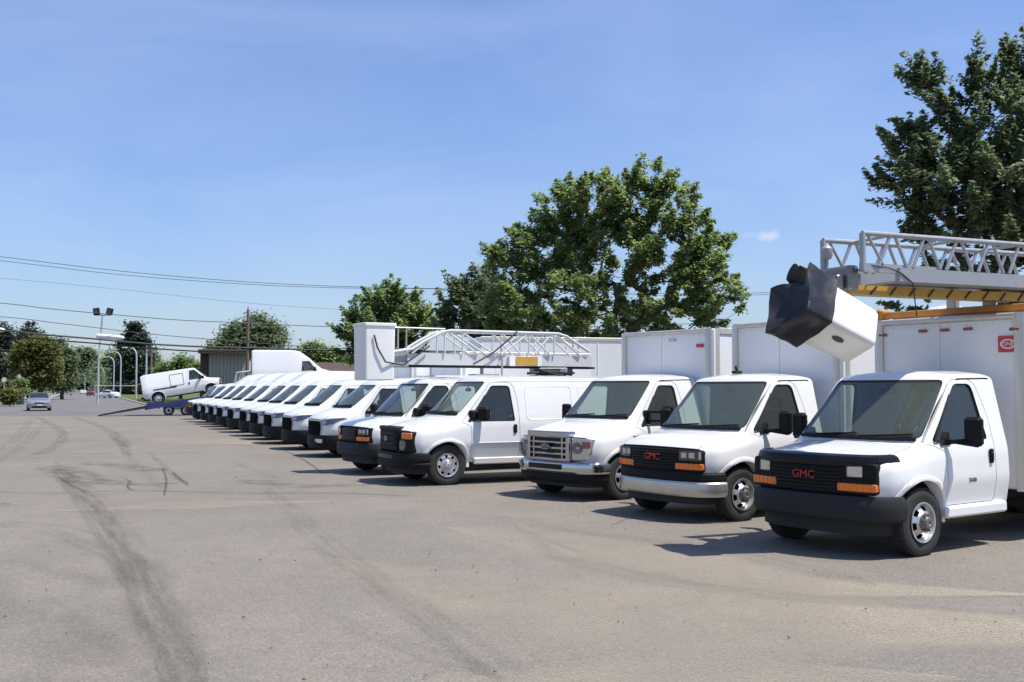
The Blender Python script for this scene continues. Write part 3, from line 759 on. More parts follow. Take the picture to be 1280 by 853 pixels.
# ------------------------------------------------------------ parts shared by every van and cab
def pt(sp, root, name, key, fn, bow=True):
    """one part: the mesh is built once per key"""
    def mk():
        me = fn(); return bowed(sp, me) if bow else me
    return ob(name, C((sp.name, key), mk), root)
YC = list(np.linspace(-1.0, 1.0, 21))
def plate(poly, a, b, m, ch=0.0):
    """front plate: (y,z) outline made solid along x"""
    mb = MB()
    if ch:
        pi = inset(poly, ch); n = len(poly)
        ar = [mb.bm.verts.new((a, y, z)) for y, z in poly]; br = [mb.bm.verts.new((b-ch, y, z)) for y, z in poly]; cr_ = [mb.bm.verts.new((b, y, z)) for y, z in pi]
        for A, B in ((ar, br), (br, cr_)):
            for i in range(n): mb.bm.faces.new((A[i], A[(i+1) % n], B[(i+1) % n], B[i]))
        mb.bm.faces.new(ar[::-1]); mb.bm.faces.new(cr_)
    else: mb.prism(poly, 'x', a, b)
    ys = [p[0] for p in poly]
    mb.cuts('y', [y for y in YC if min(ys) < y < max(ys)])
    return mb.mesh('plate', m, None, 30)
def bumper_mesh(path, prof, m):
    full = [(x, -y) for x, y in path]+[(x, y) for x, y in path[::-1]]
    # refine the straight run
    out = []
    for a, b in zip(full, full[1:]):
        k = max(1, int(math.dist(a, b)/.1)); out += [(a[0]+(b[0]-a[0])*i/k, a[1]+(b[1]-a[1])*i/k) for i in range(k)]
    out.append(full[-1])
    return MB().sweep(out, prof).mesh('bumper', m, None, 30)

def cab(root, kind, wheels, mirror, rear=None):
    sp = spec(kind); p = sp.parts
    ob('body', p['body'], root); ob('hood', p['hood'], root)
    w = ob('windshield', p['windshield'], root); ob('seal', p['windshield_seal'], w)
    for side, s in (('l', 1), ('r', -1)):
        d = ob('door', p['door_'+side], root)
        g = ob('window', p['window_'+side], d); ob('seal', p['seal_'+side], d)
        hx = sp.door[0][0]; rx = min(q[0] for q in sp.door)
        hy = side_y(sp, rx+.1, 1.02)
        if kind.startswith('slope'): h = C((sp.name, 'handle', s), lambda: MB().box((rx+.16, s*(hy+.012), 1.02), (.16, .03, .04), .012).mesh('handle', M_BLACK))
        else: h = C((sp.name, 'handle', s), lambda: MB().box((rx+.10, s*(hy+.010), 1.06), (.075, .03, .17), .012).box((rx+.10, s*(hy+.02), 1.05), (.05, .03, .1), .01).mesh('handle', M_BLACK))
        ob('handle', h, d)
        # mirror
        mx0 = sp.ws[0][0] + (-.33 if not kind.startswith('slope') else -.42); my = .98
        def mirror_mesh():
            mb = MB()
            if mirror == 'tall':
                mb.box((mx0-.02, s*(my+.24), 1.37), (.11, .21, .33), .035)
                mb.bar((mx0+.03, s*(my-.05), 1.27), (mx0, s*(my+.30), 1.215), .05, .04); mb.bar((mx0+.03, s*(my-.06), 1.24), (mx0, s*(my+.16), 1.26), .06, .05)
                mb.prism([(mx0+.12, 1.21), (mx0-.06, 1.21), (mx0-.02, 1.36)], 'y', s*(my-.12), s*(my-.01))
            elif mirror == 'wide':
                mb.box((mx0-.02, s*(my+.30), 1.38), (.10, .21, .36), .03); mb.box((mx0-.02, s*(my+.32), 1.16), (.10, .21, .12), .03)
                for z in (1.30, 1.45): mb.bar((mx0+.02, s*(my-.10), z), (mx0, s*(my+.24), z), .05, .035)
                mb.box((mx0, s*(my-.06), 1.36), (.14, .06, .24), .02)
            elif mirror == 'short':
                mb.box((mx0-.02, s*(my+.10), 1.36), (.14, .20, .27), .045); mb.box((mx0+.04, s*(my-.06), 1.33), (.2, .08, .2), .03)
            else:
                mb.box((mx0, s*(my+.17), 1.30), (.16, .20, .30), .05); mb.box((mx0+.02, s*(my+.04), 1.20), (.16, .16, .07), .02)
            return mb.mesh('mirror', M_BLACK)
        mo = pt(sp, root, 'mirror', ('mirror', mirror, s), mirror_mesh)
        if mirror in ('tall', 'wide', 'short'):
            dy = {'tall': .24, 'wide': .30, 'short': .10}[mirror]; dz = {'tall': 1.37, 'wide': 1.38, 'short': 1.36}[mirror]; bx = {'tall': -.076, 'wide': -.071, 'short': -.091}[mirror]
            pt(sp, mo, 'mirror_glass', ('mglass', mirror, s), lambda: MB().box((mx0+bx, s*(my+dy), dz), (.004, .16, .26 if mirror != 'short' else .2), 0).mesh('glass', M_CHROME))
        # wheel arch lips (front)
        for i, (ax, az, ar) in enumerate(sp.arches):
            def arch_mesh():
                mb = MB(); rings = []
                for a in np.linspace(.30 if i == 0 else -.12, math.pi+.12, 30):
                    ring = []
                    for rr, yo in ((ar-.012, -.10), (ar-.012, .010), (ar+.018, .016), (ar+.05, .004), (ar+.05, -.05)):
                        x, z = ax+rr*math.cos(a), az+rr*math.sin(a); ring.append(mb.bm.verts.new((x, s*(side_y(sp, x, z)+yo), z)))
                    rings.append(ring)
                for A, B in zip(rings, rings[1:]):
                    for k in range(5): mb.bm.faces.new((A[k], A[(k+1) % 5], B[(k+1) % 5], B[k]))
                mb.bm.faces.new(rings[0]); mb.bm.faces.new(rings[-1])
                return mb.mesh('arch', M_PAINT)
            pt(sp, root, 'wheel_arch', ('arch', i, s, kind), arch_mesh)
        # rain gutter above the door
        def gutter():
            xs = np.linspace(sp.ws[1][0]-.12, max(min(r[0] for r in sp.table)+.1, -4.1), 12)
            T = np.array(sorted(sp.table))
            return MB().tube([(x, s*(np.interp(x, T[:, 0], T[:, 8])+.003), np.interp(x, T[:, 0], T[:, 7])-.045) for x in xs], .011, 6).mesh('gutter', M_PAINT if kind.endswith('van') else M_GREYP)
        if not kind.startswith('slope'): pt(sp, root, 'rain_gutter', ('gutter', s, kind), gutter)
    # underside
    back = min(r[0] for r in sp.table)
    pt(sp, root, 'chassis', ('chassis', kind), lambda: MB().box((.1, 0, .42), (1.1, 1.0, .36), .03).box(((back-.45)/2, 0, .40), (abs(back)-.45, 1.55, .14), .02).box((.0, 0, .33), (.12, 1.4, .12), .03).mesh('chassis', M_CHASSIS), False)
    # inside
    cx = sp.cabx
    pt(sp, root, 'dashboard', 'dash', lambda: MB().prism(rpoly([(-.20+cx, .85), (-.16+cx, 1.235), (-.42+cx, 1.245), (-.62+cx, 1.14), (-.64+cx, .85)], .04), 'y', -.88, .88).cuts('y', np.linspace(-.8, .8, 9)).mesh('dash', M_DASH), True)
    pt(sp, root, 'steering_wheel', 'steer', lambda: MB().tube([(-.70+cx-.10*math.sin(a), .42+.19*math.cos(a), 1.15+.17*math.sin(a)) for a in np.linspace(0, 2*math.pi, 25)], .016, 6, False).bar((-.62+cx, .42, 1.12), (-.71+cx, .42, 1.15), .1, .1).bar((-.70+cx, .25, 1.15), (-.70+cx, .59, 1.15), .03, .04).mesh('steer', M_BLACK), False)
    for s in (1, -1):
        so = pt(sp, root, 'seat', ('seat', s), lambda: MB().box((-1.02+cx, s*.45, .90), (.52, .50, .18), .05).box((-1.27+cx, s*.45, 1.22), (.14, .48, .60), .05, ).mesh('seat', M_SEAT), False)
        pt(sp, so, 'headrest', ('headrest', s), lambda: MB().box((-1.29+cx, s*.45, 1.63), (.10, .26, .18), .04).bar((-1.29+cx, s*.45-.06, 1.48), (-1.29+cx, s*.45-.06, 1.6), .015, .015).bar((-1.29+cx, s*.45+.06, 1.48), (-1.29+cx, s*.45+.06, 1.6), .015, .015).mesh('headrest', M_SEAT), False)
    # wipers
    for i, y0 in enumerate((-.55, .12)):
        pt(sp, root, 'wiper', ('wiper', i), lambda: MB().tube([(wind_x(sp, y0+t*.62, min(p[1] for p in sp.wpoly)+.012+t*.035)+.016, y0+t*.62, min(p[1] for p in sp.wpoly)+.012+t*.035) for t in np.linspace(0, 1, 6)], .011, 5).mesh('wiper', M_BLACK))
    pt(sp, root, 'cowl_panel', 'cowlp', lambda: MB().tube([(wind_x(sp, y, min(p[1] for p in sp.wpoly)-.012)+.012, y, min(p[1] for p in sp.wpoly)-.008) for y in np.linspace(-.80, .80, 15)], .022, 6).mesh('cowl', M_BLACK))
    pt(sp, root, 'rear_view_mirror', 'rvm', lambda: MB().box((sp.ws[1][0]+.02, 0, 1.82), (.03, .24, .07), .012).bar((sp.ws[1][0]+.02, 0, 1.84), (sp.ws[1][0]+.02, 0, 1.92), .015, .015).mesh('rvm', M_BLACK), False)
    for ws_ in wheels: wheel(root, *ws_)
    return sp

def front_square(root, sp, lamps, bumper, guard=False, emblem=True, split=False):
    """flat square front with wide amber signals under the lamps"""
    if split:
        pt(sp, root, 'grille', 'grille_s', lambda: plate(rrect(-.38, .38, .70, 1.0, .04), .62, .790, M_BLACK, .012))
        for s in (1, -1): pt(sp, root, 'lamp_housing', ('lh', s), lambda: plate([(s*y, z) for y, z in rrect(.46, .885, .69, 1.01, .03)], .62, .790, M_BLACK, .012))
    else: pt(sp, root, 'grille', ('grille', guard), lambda: plate(rrect(-.865, .865, .69, 1.005 if not guard else 1.04, .06), .62, .790, M_BLACK, .012))
    for i in range(6):
        z = .758+i*.039
        bw_ = .36 if split else .47; pt(sp, root, 'grille_bar', ('bar', i, bw_), lambda: plate(rrect(-bw_, bw_, z-.012, z+.012, .006), .77, .806, M_GLOSSB, .006))
    for s in (1, -1):
        if lamps == 'sealed':
            h = pt(sp, root, 'headlight', ('hl', s), lambda: plate([(s*y, z) for y, z in rrect(.545, .715, .885, 1.005, .02)], .77, .797, M_LAMP, .006))
            pt(sp, h, 'lens', ('hlens', s), lambda: plate([(s*y, z) for y, z in rrect(.54, .72, .88, 1.01, .02)], .797, .803, M_CLEAR))
            pt(sp, h, 'bezel', ('hbez', s), lambda: MB().prism([(s*y, z) for y, z in rrect(.50, .84, .855, .868, .004)], 'x', .77, .80).cuts('y', YC).mesh('b', M_BLACK))
        else:
            h = pt(sp, root, 'headlight', ('hlc', s), lambda: plate([(s*y, z) for y, z in rrect(.50, .86, .855, .99, .03)], .76, .797, M_GLOSSB, .01))
            for j, yy in enumerate((.575, .70)):
                pt(sp, h, 'reflector', ('hlr', s, j), lambda: plate([(s*y, z) for y, z in rrect(yy-.045, yy+.045, .885, .965, .012)], .78, .802, M_LAMP, .006))
            pt(sp, h, 'side_reflector', ('hls', s), lambda: plate([(s*y, z) for y, z in rrect(.81, .842, .87, .98, .01)], .78, .803, M_LAMP, .003))
            pt(sp, h, 'lens', ('hlcl', s), lambda: plate([(s*y, z) for y, z in rrect(.50, .86, .855, .99, .03)], .803, .808, M_CLEAR))
        t = pt(sp, root, 'turn_signal', ('ts', s), lambda: plate([(s*y, z) for y, z in rrect(.43, .865, .728, .815, .016)], .76, .806, M_AMBER, .008))
        for k in range(5):
            pt(sp, t, 'lens_rib', ('tsr', s, k), lambda: plate([(s*y, z) for y, z in rrect(.50+k*.075, .512+k*.075, .735, .808, .003)], .80, .811, M_AMBER))
        # wrap-around corner of the amber lamp
    if emblem:
        def em():
            me = text_mesh('GMC', .125, .006, M_REDE, lambda c: Vector((.82+c.z, c.x*1.15, .885+c.y)))
            return me
        pt(sp, root, 'emblem', 'emblem', em)
    bp = [(.52, .985), (.60, .98), (.68, .955), (.765, .89), (.82, .78), (.845, .60), (.85, .30), (.85, 0.0)]
    if bumper == 'black':
        pt(sp, root, 'bumper', 'bump_b', lambda: bumper_mesh(bp, [(-.10, .40), (-.02, .40), (.008, .435), (.02, .54), (.012, .63), (-.015, .675), (-.14, .69), (-.14, .40)], M_GREYP))
    else:
        b = pt(sp, root, 'bumper', 'bump_c', lambda: bumper_mesh(bp, [(-.10, .355), (-.012, .36), (.014, .40), (.02, .47), (.014, .54), (-.004, .565), (-.14, .565), (-.14, .355)], M_DULLCH))
        pt(sp, b, 'bumper_top', 'bump_t', lambda: bumper_mesh(bp, [(-.14, .569), (-.012, .569), (.0, .59), (-.004, .665), (-.03, .695), (-.14, .70)], M_BLACK))
    pt(sp, root, 'valance', 'valance', lambda: bumper_mesh([(.50, .86), (.66, .80), (.72, .65), (.74, .3), (.74, 0)], [(-.03, .25), (0, .25), (.0, .40), (-.03, .40)], M_CHASSIS))
    if guard:
        def gm():
            return bumper_mesh([(.47, .885), (.60, .865), (.70, .82), (.755, .72), (.775, .5), (.78, 0)], [(.010, .985), (.034, 1.00), (.040, 1.05), (.014, 1.105), (-.03, 1.128), (-.07, 1.128), (-.03, 1.10), (.0, 1.05)], M_GLOSSB)
        pt(sp, root, 'hood_guard', 'guard', gm)

def front_long(root, sp, chrome):
    """long sloping bonnet with an upright central grille"""
    if not chrome:
        pt(sp, root, 'grille', 'grille_b', lambda: plate(rrect(-.475, .475, .645, 1.115, .05), .70, .885, M_BLACK, .02))
        for i in range(3):
            z = .78+i*.10
            pt(sp, root, 'grille_bar', ('gbar', i), lambda: plate(rrect(-.40, .40, z-.022, z+.022, .015), .88, .905, M_GREYP, .008))
        pt(sp, root, 'grille_surround', 'gsur', lambda: MB().sweep([(.0, 0), (0, 1)], [(0, 0), (0, .01), (.01, .01)]).mesh('x', M_GREYP) if False else plate(rrect(-.475, .475, 1.03, 1.12, .035), .80, .915, M_GREYP, .02))
        for s in (1, -1):
            h = pt(sp, root, 'headlight', ('hlb', s), lambda: plate([(s*y, z) for y, z in rrect(.48, .895, .63, 1.03, .04)], .66, .845, M_BLACK, .015))
            pt(sp, h, 'reflector', ('hlbr', s), lambda: plate([(s*y, z) for y, z in rrect(.53, .72, .68, .85, .06)], .82, .853, M_LAMPD, .01))
            pt(sp, h, 'lens', ('hlbl', s), lambda: plate([(s*y, z) for y, z in rrect(.52, .73, .67, .86, .06)], .853, .859, M_CLEAR))
            pt(sp, h, 'turn_signal', ('hlbt', s), lambda: plate([(s*y, z) for y, z in rrect(.60, .893, .885, 1.005, .02)], .80, .858, M_AMBER, .01))
    else:
        pt(sp, root, 'grille', 'grille_c', lambda: plate(rrect(-.50, .50, .66, 1.10, .04), .70, .84, M_GLOSSB, .01))
        gs = pt(sp, root, 'grille_frame', 'gframe', lambda: plate(rrect(-.53, .53, 1.03, 1.135, .03), .74, .90, M_CHROME, .02))
        for s in (1, -1):
            pt(sp, gs, 'frame_post', ('gpost', s), lambda: plate([(s*y, z) for y, z in rrect(.455, .525, .66, 1.04, .015)], .74, .895, M_CHROME, .015))
            pt(sp, gs, 'inner_post', ('gpost2', s), lambda: plate([(s*y, z) for y, z in rrect(.345, .375, .67, 1.03, .008)], .78, .875, M_CHROME, .006))
        pt(sp, gs, 'frame_foot', 'gfoot', lambda: plate(rrect(-.53, .53, .64, .69, .02), .74, .885, M_CHROME, .012))
        for i in range(3):
            z = .76+i*.095
            pt(sp, root, 'grille_bar', ('gcbar', i), lambda: plate(rrect(-.455, .455, z-.019, z+.019, .010), .80, .882, M_CHROME, .012))
        for s in (1, -1):
            h = pt(sp, root, 'headlight', ('hlx', s), lambda: plate([(s*y, z) for y, z in rpoly([(.54, .665), (.82, .675), (.885, .78), (.90, 1.02), (.54, 1.035)], .03)], .66, .835, M_LAMP, .012))
            pt(sp, h, 'reflector', ('hlxr', s), lambda: MB().lathe([(.0, .0), (.012, .03), (.02, .085), (.03, .095)], 24, 'x', Matrix.Translation((.825, s*.66, .87))).mesh('r', M_LAMPD))
            pt(sp, h, 'marker_lamp', ('hlxm', s), lambda: plate([(s*y, z) for y, z in rpoly([(.745, .86), (.885, .87), (.89, .975), (.745, .985)], .015)], .80, .845, M_REDL, .006))
            pt(sp, h, 'lens', ('hlxl', s), lambda: plate([(s*y, z) for y, z in rpoly([(.54, .665), (.82, .675), (.885, .78), (.90, 1.02), (.54, 1.035)], .03)], .862, .868, M_CLEAR))
    # oval badge, unlettered at this distance
    def badge():
        mb = MB(); P = lambda a, b, x: [(b*math.cos(t), .875+a*math.sin(t)) for t in np.linspace(0, 2*math.pi, 25)[:-1]]
        mb.prism(P(.045, .115, 0), 'x', .88, .918); return mb.mesh('b', M_CHROME)
    bo = pt(sp, root, 'emblem', 'obadge', badge)
    pt(sp, bo, 'badge_face', 'obface', lambda: MB().prism([(.10*math.cos(t), .875+.036*math.sin(t)) for t in np.linspace(0, 2*math.pi, 25)[:-1]], 'x', .915, .922).mesh('f', mat('badge_blue', (.01, .025, .10), .25, coat=.5)))
    pt(sp, bo, 'lettering', 'obtext', lambda: text_mesh('Ford', .062, .003, M_CHROME, lambda c: Vector((.923+c.z, c.x*1.2, .878+c.y))))
    bp = [(.56, 1.0), (.66, .995), (.76, .965), (.84, .90), (.895, .80), (.915, .60), (.92, .30), (.92, 0.0)]
    if not chrome:
        b = pt(sp, root, 'bumper', 'bump_l', lambda: bumper_mesh(bp, [(-.14, .33), (-.01, .33), (.010, .37), (.012, .42), (-.004, .435), (-.004, .47), (.012, .485), (.012, .58), (-.01, .62), (-.14, .63)], M_BLACK))
        pt(sp, b, 'air_slot', 'aslot', lambda: plate(rrect(-.40, .40, .50, .575, .02), .90, .937, M_GLOSSB))
    else:
        b = pt(sp, root, 'bumper', 'bump_lc', lambda: bumper_mesh(bp, [(-.14, .45), (-.01, .45), (.014, .48), (.018, .56), (.008, .61), (-.03, .635), (-.14, .635)], M_CHROME))
        pt(sp, b, 'air_slot', 'aslot2', lambda: plate(rrect(-.42, .42, .51, .595, .02), .90, .942, M_GLOSSB))
        pt(sp, b, 'bumper_lower', 'bump_ll', lambda: bumper_mesh([(x-.02, y-.01) for x, y in bp], [(-.12, .29), (-.05, .29), (-.01, .34), (.0, .446), (-.12, .446)], M_BLACK))
        for s in (1, -1):
            pt(sp, b, 'bumper_end', ('bend', s), lambda: MB().box((.70, s*.985, .535), (.30, .03, .11), .012).mesh('e', M_BLACK))
    pt(sp, root, 'valance', 'valance', lambda: bumper_mesh([(.50, .86), (.66, .80), (.74, .65), (.76, .3), (.76, 0)], [(-.03, .22), (0, .22), (.0, .40), (-.03, .40)], M_CHASSIS))

def front_slope(root, sp, plate_on=False):
    hexp = rpoly([(-.44, .58), (.44, .58), (.50, .80), (.44, .965), (-.44, .965), (-.50, .80)], .04)
    pt(sp, root, 'grille', 'grille', lambda: plate(hexp, .85, 1.005, M_MATTEB, .02))
    for i in range(3):
        z = .68+i*.095
        pt(sp, root, 'grille_bar', ('bar', i), lambda: plate(rrect(-.44, .44, z-.010, z+.010, .006), .98, 1.016, M_MATTEB, .004))
    for s in (1, -1):
        hp = [(s*y, z) for y, z in rpoly([(.57, .90), (.80, .865), (.905, .91), (.965, 1.07), (.86, 1.05), (.59, .985)], .02)]
        hp_ = lambda: hp
        h = pt(sp, root, 'headlight', ('hl', s), lambda: slope_lamp(sp, hp, .004, M_LAMPD))
        pt(sp, h, 'lens', ('hlens', s), lambda: slope_lamp(sp, hp, .012, M_CLEAR))
        pt(sp, h, 'reflector', ('hlr', s), lambda: slope_lamp(sp, [(s*y, z) for y, z in rrect(.66, .78, .905, .985, .035)], .009, M_LAMPS))
    bp = [(.42, 1.0), (.60, .99), (.76, .965), (.88, .89), (.965, .76), (1.005, .55), (1.02, .25), (1.02, 0.0)]
    b = pt(sp, root, 'bumper', 'bump', lambda: bumper_mesh(bp, [(-.20, .22), (-.03, .22), (.0, .28), (.015, .45), (.012, .56), (-.01, .60), (-.20, .60)], M_BLACK))
    pt(sp, b, 'air_intake', 'intake', lambda: plate(rrect(-.5, .5, .33, .43, .03), .99, 1.038, M_BLACK))
    if plate_on:
        pt(sp, root, 'licence_plate', 'plate', lambda: plate(rrect(.42, .72, .40, .50, .01), 1.0, 1.032, M_PLATE))
def slope_lamp(sp, poly, off, m):
    """lamp sheet laid on the curved nose: x follows the shell"""
    T = np.array(sorted(sp.table)); xs = np.linspace(.42, .98, 60)
    prof = np.stack([np.interp(xs, T[:, 0], T[:, i]) for i in range(10)], 1)
    def surf_x(y, z):
        best = .42
        for p in prof:
            y_at = np.interp(z, [p[1], p[3], p[5], p[7]], [p[2], p[4], p[6], p[8]])
            if z > p[9]-(p[9]-p[7])*(y/p[8])**2: continue
            if abs(y) <= y_at: best = p[0]
        return best
    mb = MB(); mb.bm.faces.new([mb.bm.verts.new((0, y, z)) for y, z in poly])
    ys = [p[0] for p in poly]; zs = [p[1] for p in poly]
    mb.cuts('y', np.linspace(min(ys)+.02, max(ys)-.02, 7)); mb.cuts('z', np.linspace(min(zs)+.02, max(zs)-.02, 4))
    for v in mb.bm.verts:
        v.co.x = surf_x(v.co.y, v.co.z)+off+.012; v.co.y *= 1.012
    bmesh.ops.smooth_vert(mb.bm, verts=mb.bm.verts[:], factor=.5, use_axis_x=True, use_axis_y=False, use_axis_z=False)
    return mb.mesh('lamp', m, None, 40)

# ------------------------------------------------------------ cargo boxes on the cut-away trucks
def cargo_box(root, xf, L, hw, z0, z1, badge=False, lamps=True, print_on=None):
    key = ('box', round(L, 2), hw, z0, z1)
    bx = ob('cargo_box', C(key, lambda: MB().box((-L/2, 0, (z0+z1)/2), (L, hw*2, z1-z0), .02).mesh('box', M_BOX)), root, (xf, 0, 0))
    for s in (1, -1):
        # rounded aluminium corner post
        def post():
            arc = [(.012*0-.13+.155*math.cos(a), hw-.13+.145*math.sin(a)) for a in np.linspace(0, math.pi/2, 9)]
            po = arc+[(-.16, hw+.016), (-.16, hw-.03), (-.03, hw-.16), (.026, hw-.16)]
            return MB().prism([(x, s*y) for x, y in po], 'z', z0-.02, z1+.006).mesh('post', M_ALU)
        ob('corner_post', C(key+('post', s), post), bx)
        ob('top_rail', C(key+('rail', s), lambda: MB().box((-L/2-.06, s*(hw+.006), z1-.04), (L-.2, .03, .12), .012).mesh('rail', M_ALU)), bx)
        ob('bottom_rail', C(key+('brail', s), lambda: MB().box((-L/2-.06, s*(hw+.006), z0+.04), (L-.2, .03, .10), .01).mesh('rail', M_ALU)), bx)
        # upright panel joints along the side
        for k in range(1, int(L/1.2)+1):
            ob('panel_joint', C(key+('pj', s, k), lambda: MB().box((-k*1.2, s*(hw+.004), (z0+z1)/2), (.045, .012, z1-z0-.2), .003).mesh('joint', M_BOX)), bx)
    ob('top_rail', C(key+('railf',), lambda: MB().tube([(0, -hw+.14, z1-.035), (0, hw-.14, z1-.035)], .045, 10).mesh('rail', M_ALU)), bx)
    ob('panel_joint', C(key+('pjf',), lambda: MB().box((.006, -.1, (z0+z1)/2), (.012, .035, z1-z0-.12), .003).mesh('joint', M_BOX)), bx)
    rv = MB()
    for y in np.linspace(-hw+.2, hw-.2, 16): rv.box((.008, y, z1-.12), (.012, .016, .016), .004)
    ob('rivet_row', C(key+('rv',), lambda: rv.mesh('rivets', M_BOX)), bx)
    if lamps:
        for y in (-hw+.16, -.32, 0, .32, hw-.16):
            ob('marker_lamp', C(('mlamp',), lambda: MB().box((.016, 0, 0), (.03, .13, .035), .01).mesh('lamp', M_REDL)), bx, (0, y, z1-.20 if abs(y) > .5 else z1-.17))
    if badge:
        b = ob('maker_badge', C(('mb',), lambda: MB().box((.014, hw-.24, z1-.38), (.014, .26, .20), .004).mesh('b', M_LABELR)), bx)
        ob('badge_ring', C(('mb2',), lambda: ring_oval(hw-.24, z1-.38, .10, .06, .024)), b)
        ob('badge_lettering', C(('mb3',), lambda: text_mesh('ONE', .07, .002, M_WHITE, lambda c: Vector((.024+c.z, hw-.24+c.x, z1-.38+c.y)))), b)
    if print_on:
        ob('lettering', text_mesh(print_on[0], print_on[1], .002, mat('faded_print', (.50, .51, .54), .6), lambda c: Vector((.010+c.z, print_on[2]+c.x, print_on[3]+c.y))), bx)
    # frame rails and rear wheels under the box
    ob('frame', C(key+('frame',), lambda: MB().box((-L/2+.2, .42, z0-.14), (L+.6, .08, .20), .01).box((-L/2+.2, -.42, z0-.14), (L+.6, .08, .20), .01).box((-L/2-.2, 0, z0-.22), (L-.6, 1.7, .10), .02).mesh('frame', M_CHASSIS)), root, (xf, 0, 0))
    ob('fuel_tank', C(key+('tank',), lambda: MB().box((-.9, -.72, z0-.2), (1.1, .4, .3), .05).mesh('tank', M_CHASSIS)), root, (xf, 0, 0))
    for s in (1, -1):
        wheel(root, 'dually', xf-L*.62, hw-.03, s); wheel(root, 'dually', xf-L*.62, hw-.28, s)
        ob('mud_flap', C(key+('flap', s), lambda: MB().box((-L*.62-.52, s*(hw-.2), .42), (.012, .5, .5), .004).mesh('flap', M_BLACK)), root, (xf, 0, 0))
    return bx
def ring_oval(cy, cz, a, b, x):
    mb = MB(); T = np.linspace(0, 2*math.pi, 29)[:-1]
    o = [mb.bm.verts.new((x, cy+a*math.cos(t), cz+b*math.sin(t))) for t in T]; i = [mb.bm.verts.new((x, cy+a*.82*math.cos(t), cz+b*.76*math.sin(t))) for t in T]
    n = len(T)
    for k in range(n): mb.bm.faces.new((o[k], o[(k+1) % n], i[(k+1) % n], i[k]))
    return mb.mesh('ring', M_WHITE)

def heading(a):
    """a: degrees from +Y towards +X of the direction the vehicle's tail points"""
    a = R(a); return math.atan2(-math.cos(a), -math.sin(a))
def local_origin(pt_world, rz, lx, ly):
    """origin of a vehicle whose local point (lx, ly) stands at pt_world"""
    c, s = math.cos(rz), math.sin(rz); return Vector((pt_world.x-(c*lx-s*ly), pt_world.y-(s*lx+c*ly), 0))
# ------------------------------------------------------------ the row of vehicles
def van_square_cargo(name, label, cat, loc, rz, group):
    t = thing(name, label, cat, loc, rz, group)
    sp = cab(t, 'square_van', [('hubcap', 0, .93, 1), ('hubcap', 0, .93, -1), ('hubcap', -3.43, .93, 1), ('hubcap', -3.43, .93, -1)], 'short')
    front_square(t, sp, 'composite', 'black', emblem=False, split=True); return t
GRP_TRUCK = 'white box trucks parked nose-out'
GRP_ROW = 'white vans parked nose-out in a long row'

# nearest truck with the folded aerial boom
rz = heading(55); g = ground_at(1153, 696)
truck1 = thing('box_truck', 'white box truck with dark bumper, black hood guard and lattice boom folded over its roof', 'truck', local_origin(g, rz, 0, .95), rz, GRP_TRUCK)
sp = cab(truck1, 'square_cut', [('dually', 0, .97, 1), ('dually', 0, .97, -1)], 'tall')
front_square(truck1, sp, 'sealed', 'black', guard=True)
pt(sp, truck1, 'door_script', 'script', lambda: text_mesh('3500', .085, .003, M_INK, lambda c: Vector((-.86-c.x*1.3+c.y*.3, side_y(sp, -.9, .80)-.003+c.z, .80+c.y*.75))))
for s in (1, -1): pt(sp, truck1, 'running_board', ('rboard', s), lambda: MB().box((-1.02, s*.965, .455), (1.24, .09, .13), .025).mesh('rb', M_PAINT), False)
cargo_box(truck1, -2.02, 4.6, 1.09, .62, 2.78, badge=True)

rz = heading(55); g = ground_at(928, 652)
truck2 = thing('box_truck', 'white box truck with red grille letters and pale dusty bumper beside the boom truck', 'truck', local_origin(g, rz, 0, .95), rz, GRP_TRUCK)
sp = cab(truck2, 'square_cut', [('dually', 0, .97, 1), ('dually', 0, .97, -1)], 'tall')
front_square(truck2, sp, 'composite', 'chrome')
pt(sp, truck2, 'roof_antenna', 'ant', lambda: MB().box((-1.0, -.05, 2.10), (.16, .10, .04), .015).bar((-1.0, -.05, 2.1), (-.92, .0, 2.19), .03, .03).mesh('a', M_BLACK), False)
cargo_box(truck2, -2.02, 4.6, 1.12, .62, 2.92, lamps=False)

rz = heading(51); g = ground_at(780, 625)
truck3 = thing('box_truck', 'white box truck with chrome grille and chrome bumper next to the plain long van', 'truck', local_origin(g, rz, 0, .95), rz, GRP_TRUCK)
sp = cab(truck3, 'long_cut', [('dually', 0, .97, 1), ('dually', 0, .97, -1)], 'wide')
front_long(truck3, sp, True)
for s in (1, -1):
    pt(sp, truck3, 'fender_vent', ('vent', s), lambda: MB().box((-.12, s*.99, 1.03), (.22, .02, .05), .008).mesh('v', M_GREYP))
cargo_box(truck3, -2.05, 4.6, 1.16, .66, 2.92, print_on=('0108', .10, .2, 2.74), lamps=False)
ob('maker_badge', MB().box((.014, .86, 2.62), (.012, .17, .06), .003).mesh('b', M_LABELR), [o for o in truck3.children if o.name.startswith('cargo_box')][0] if truck3.children else None)

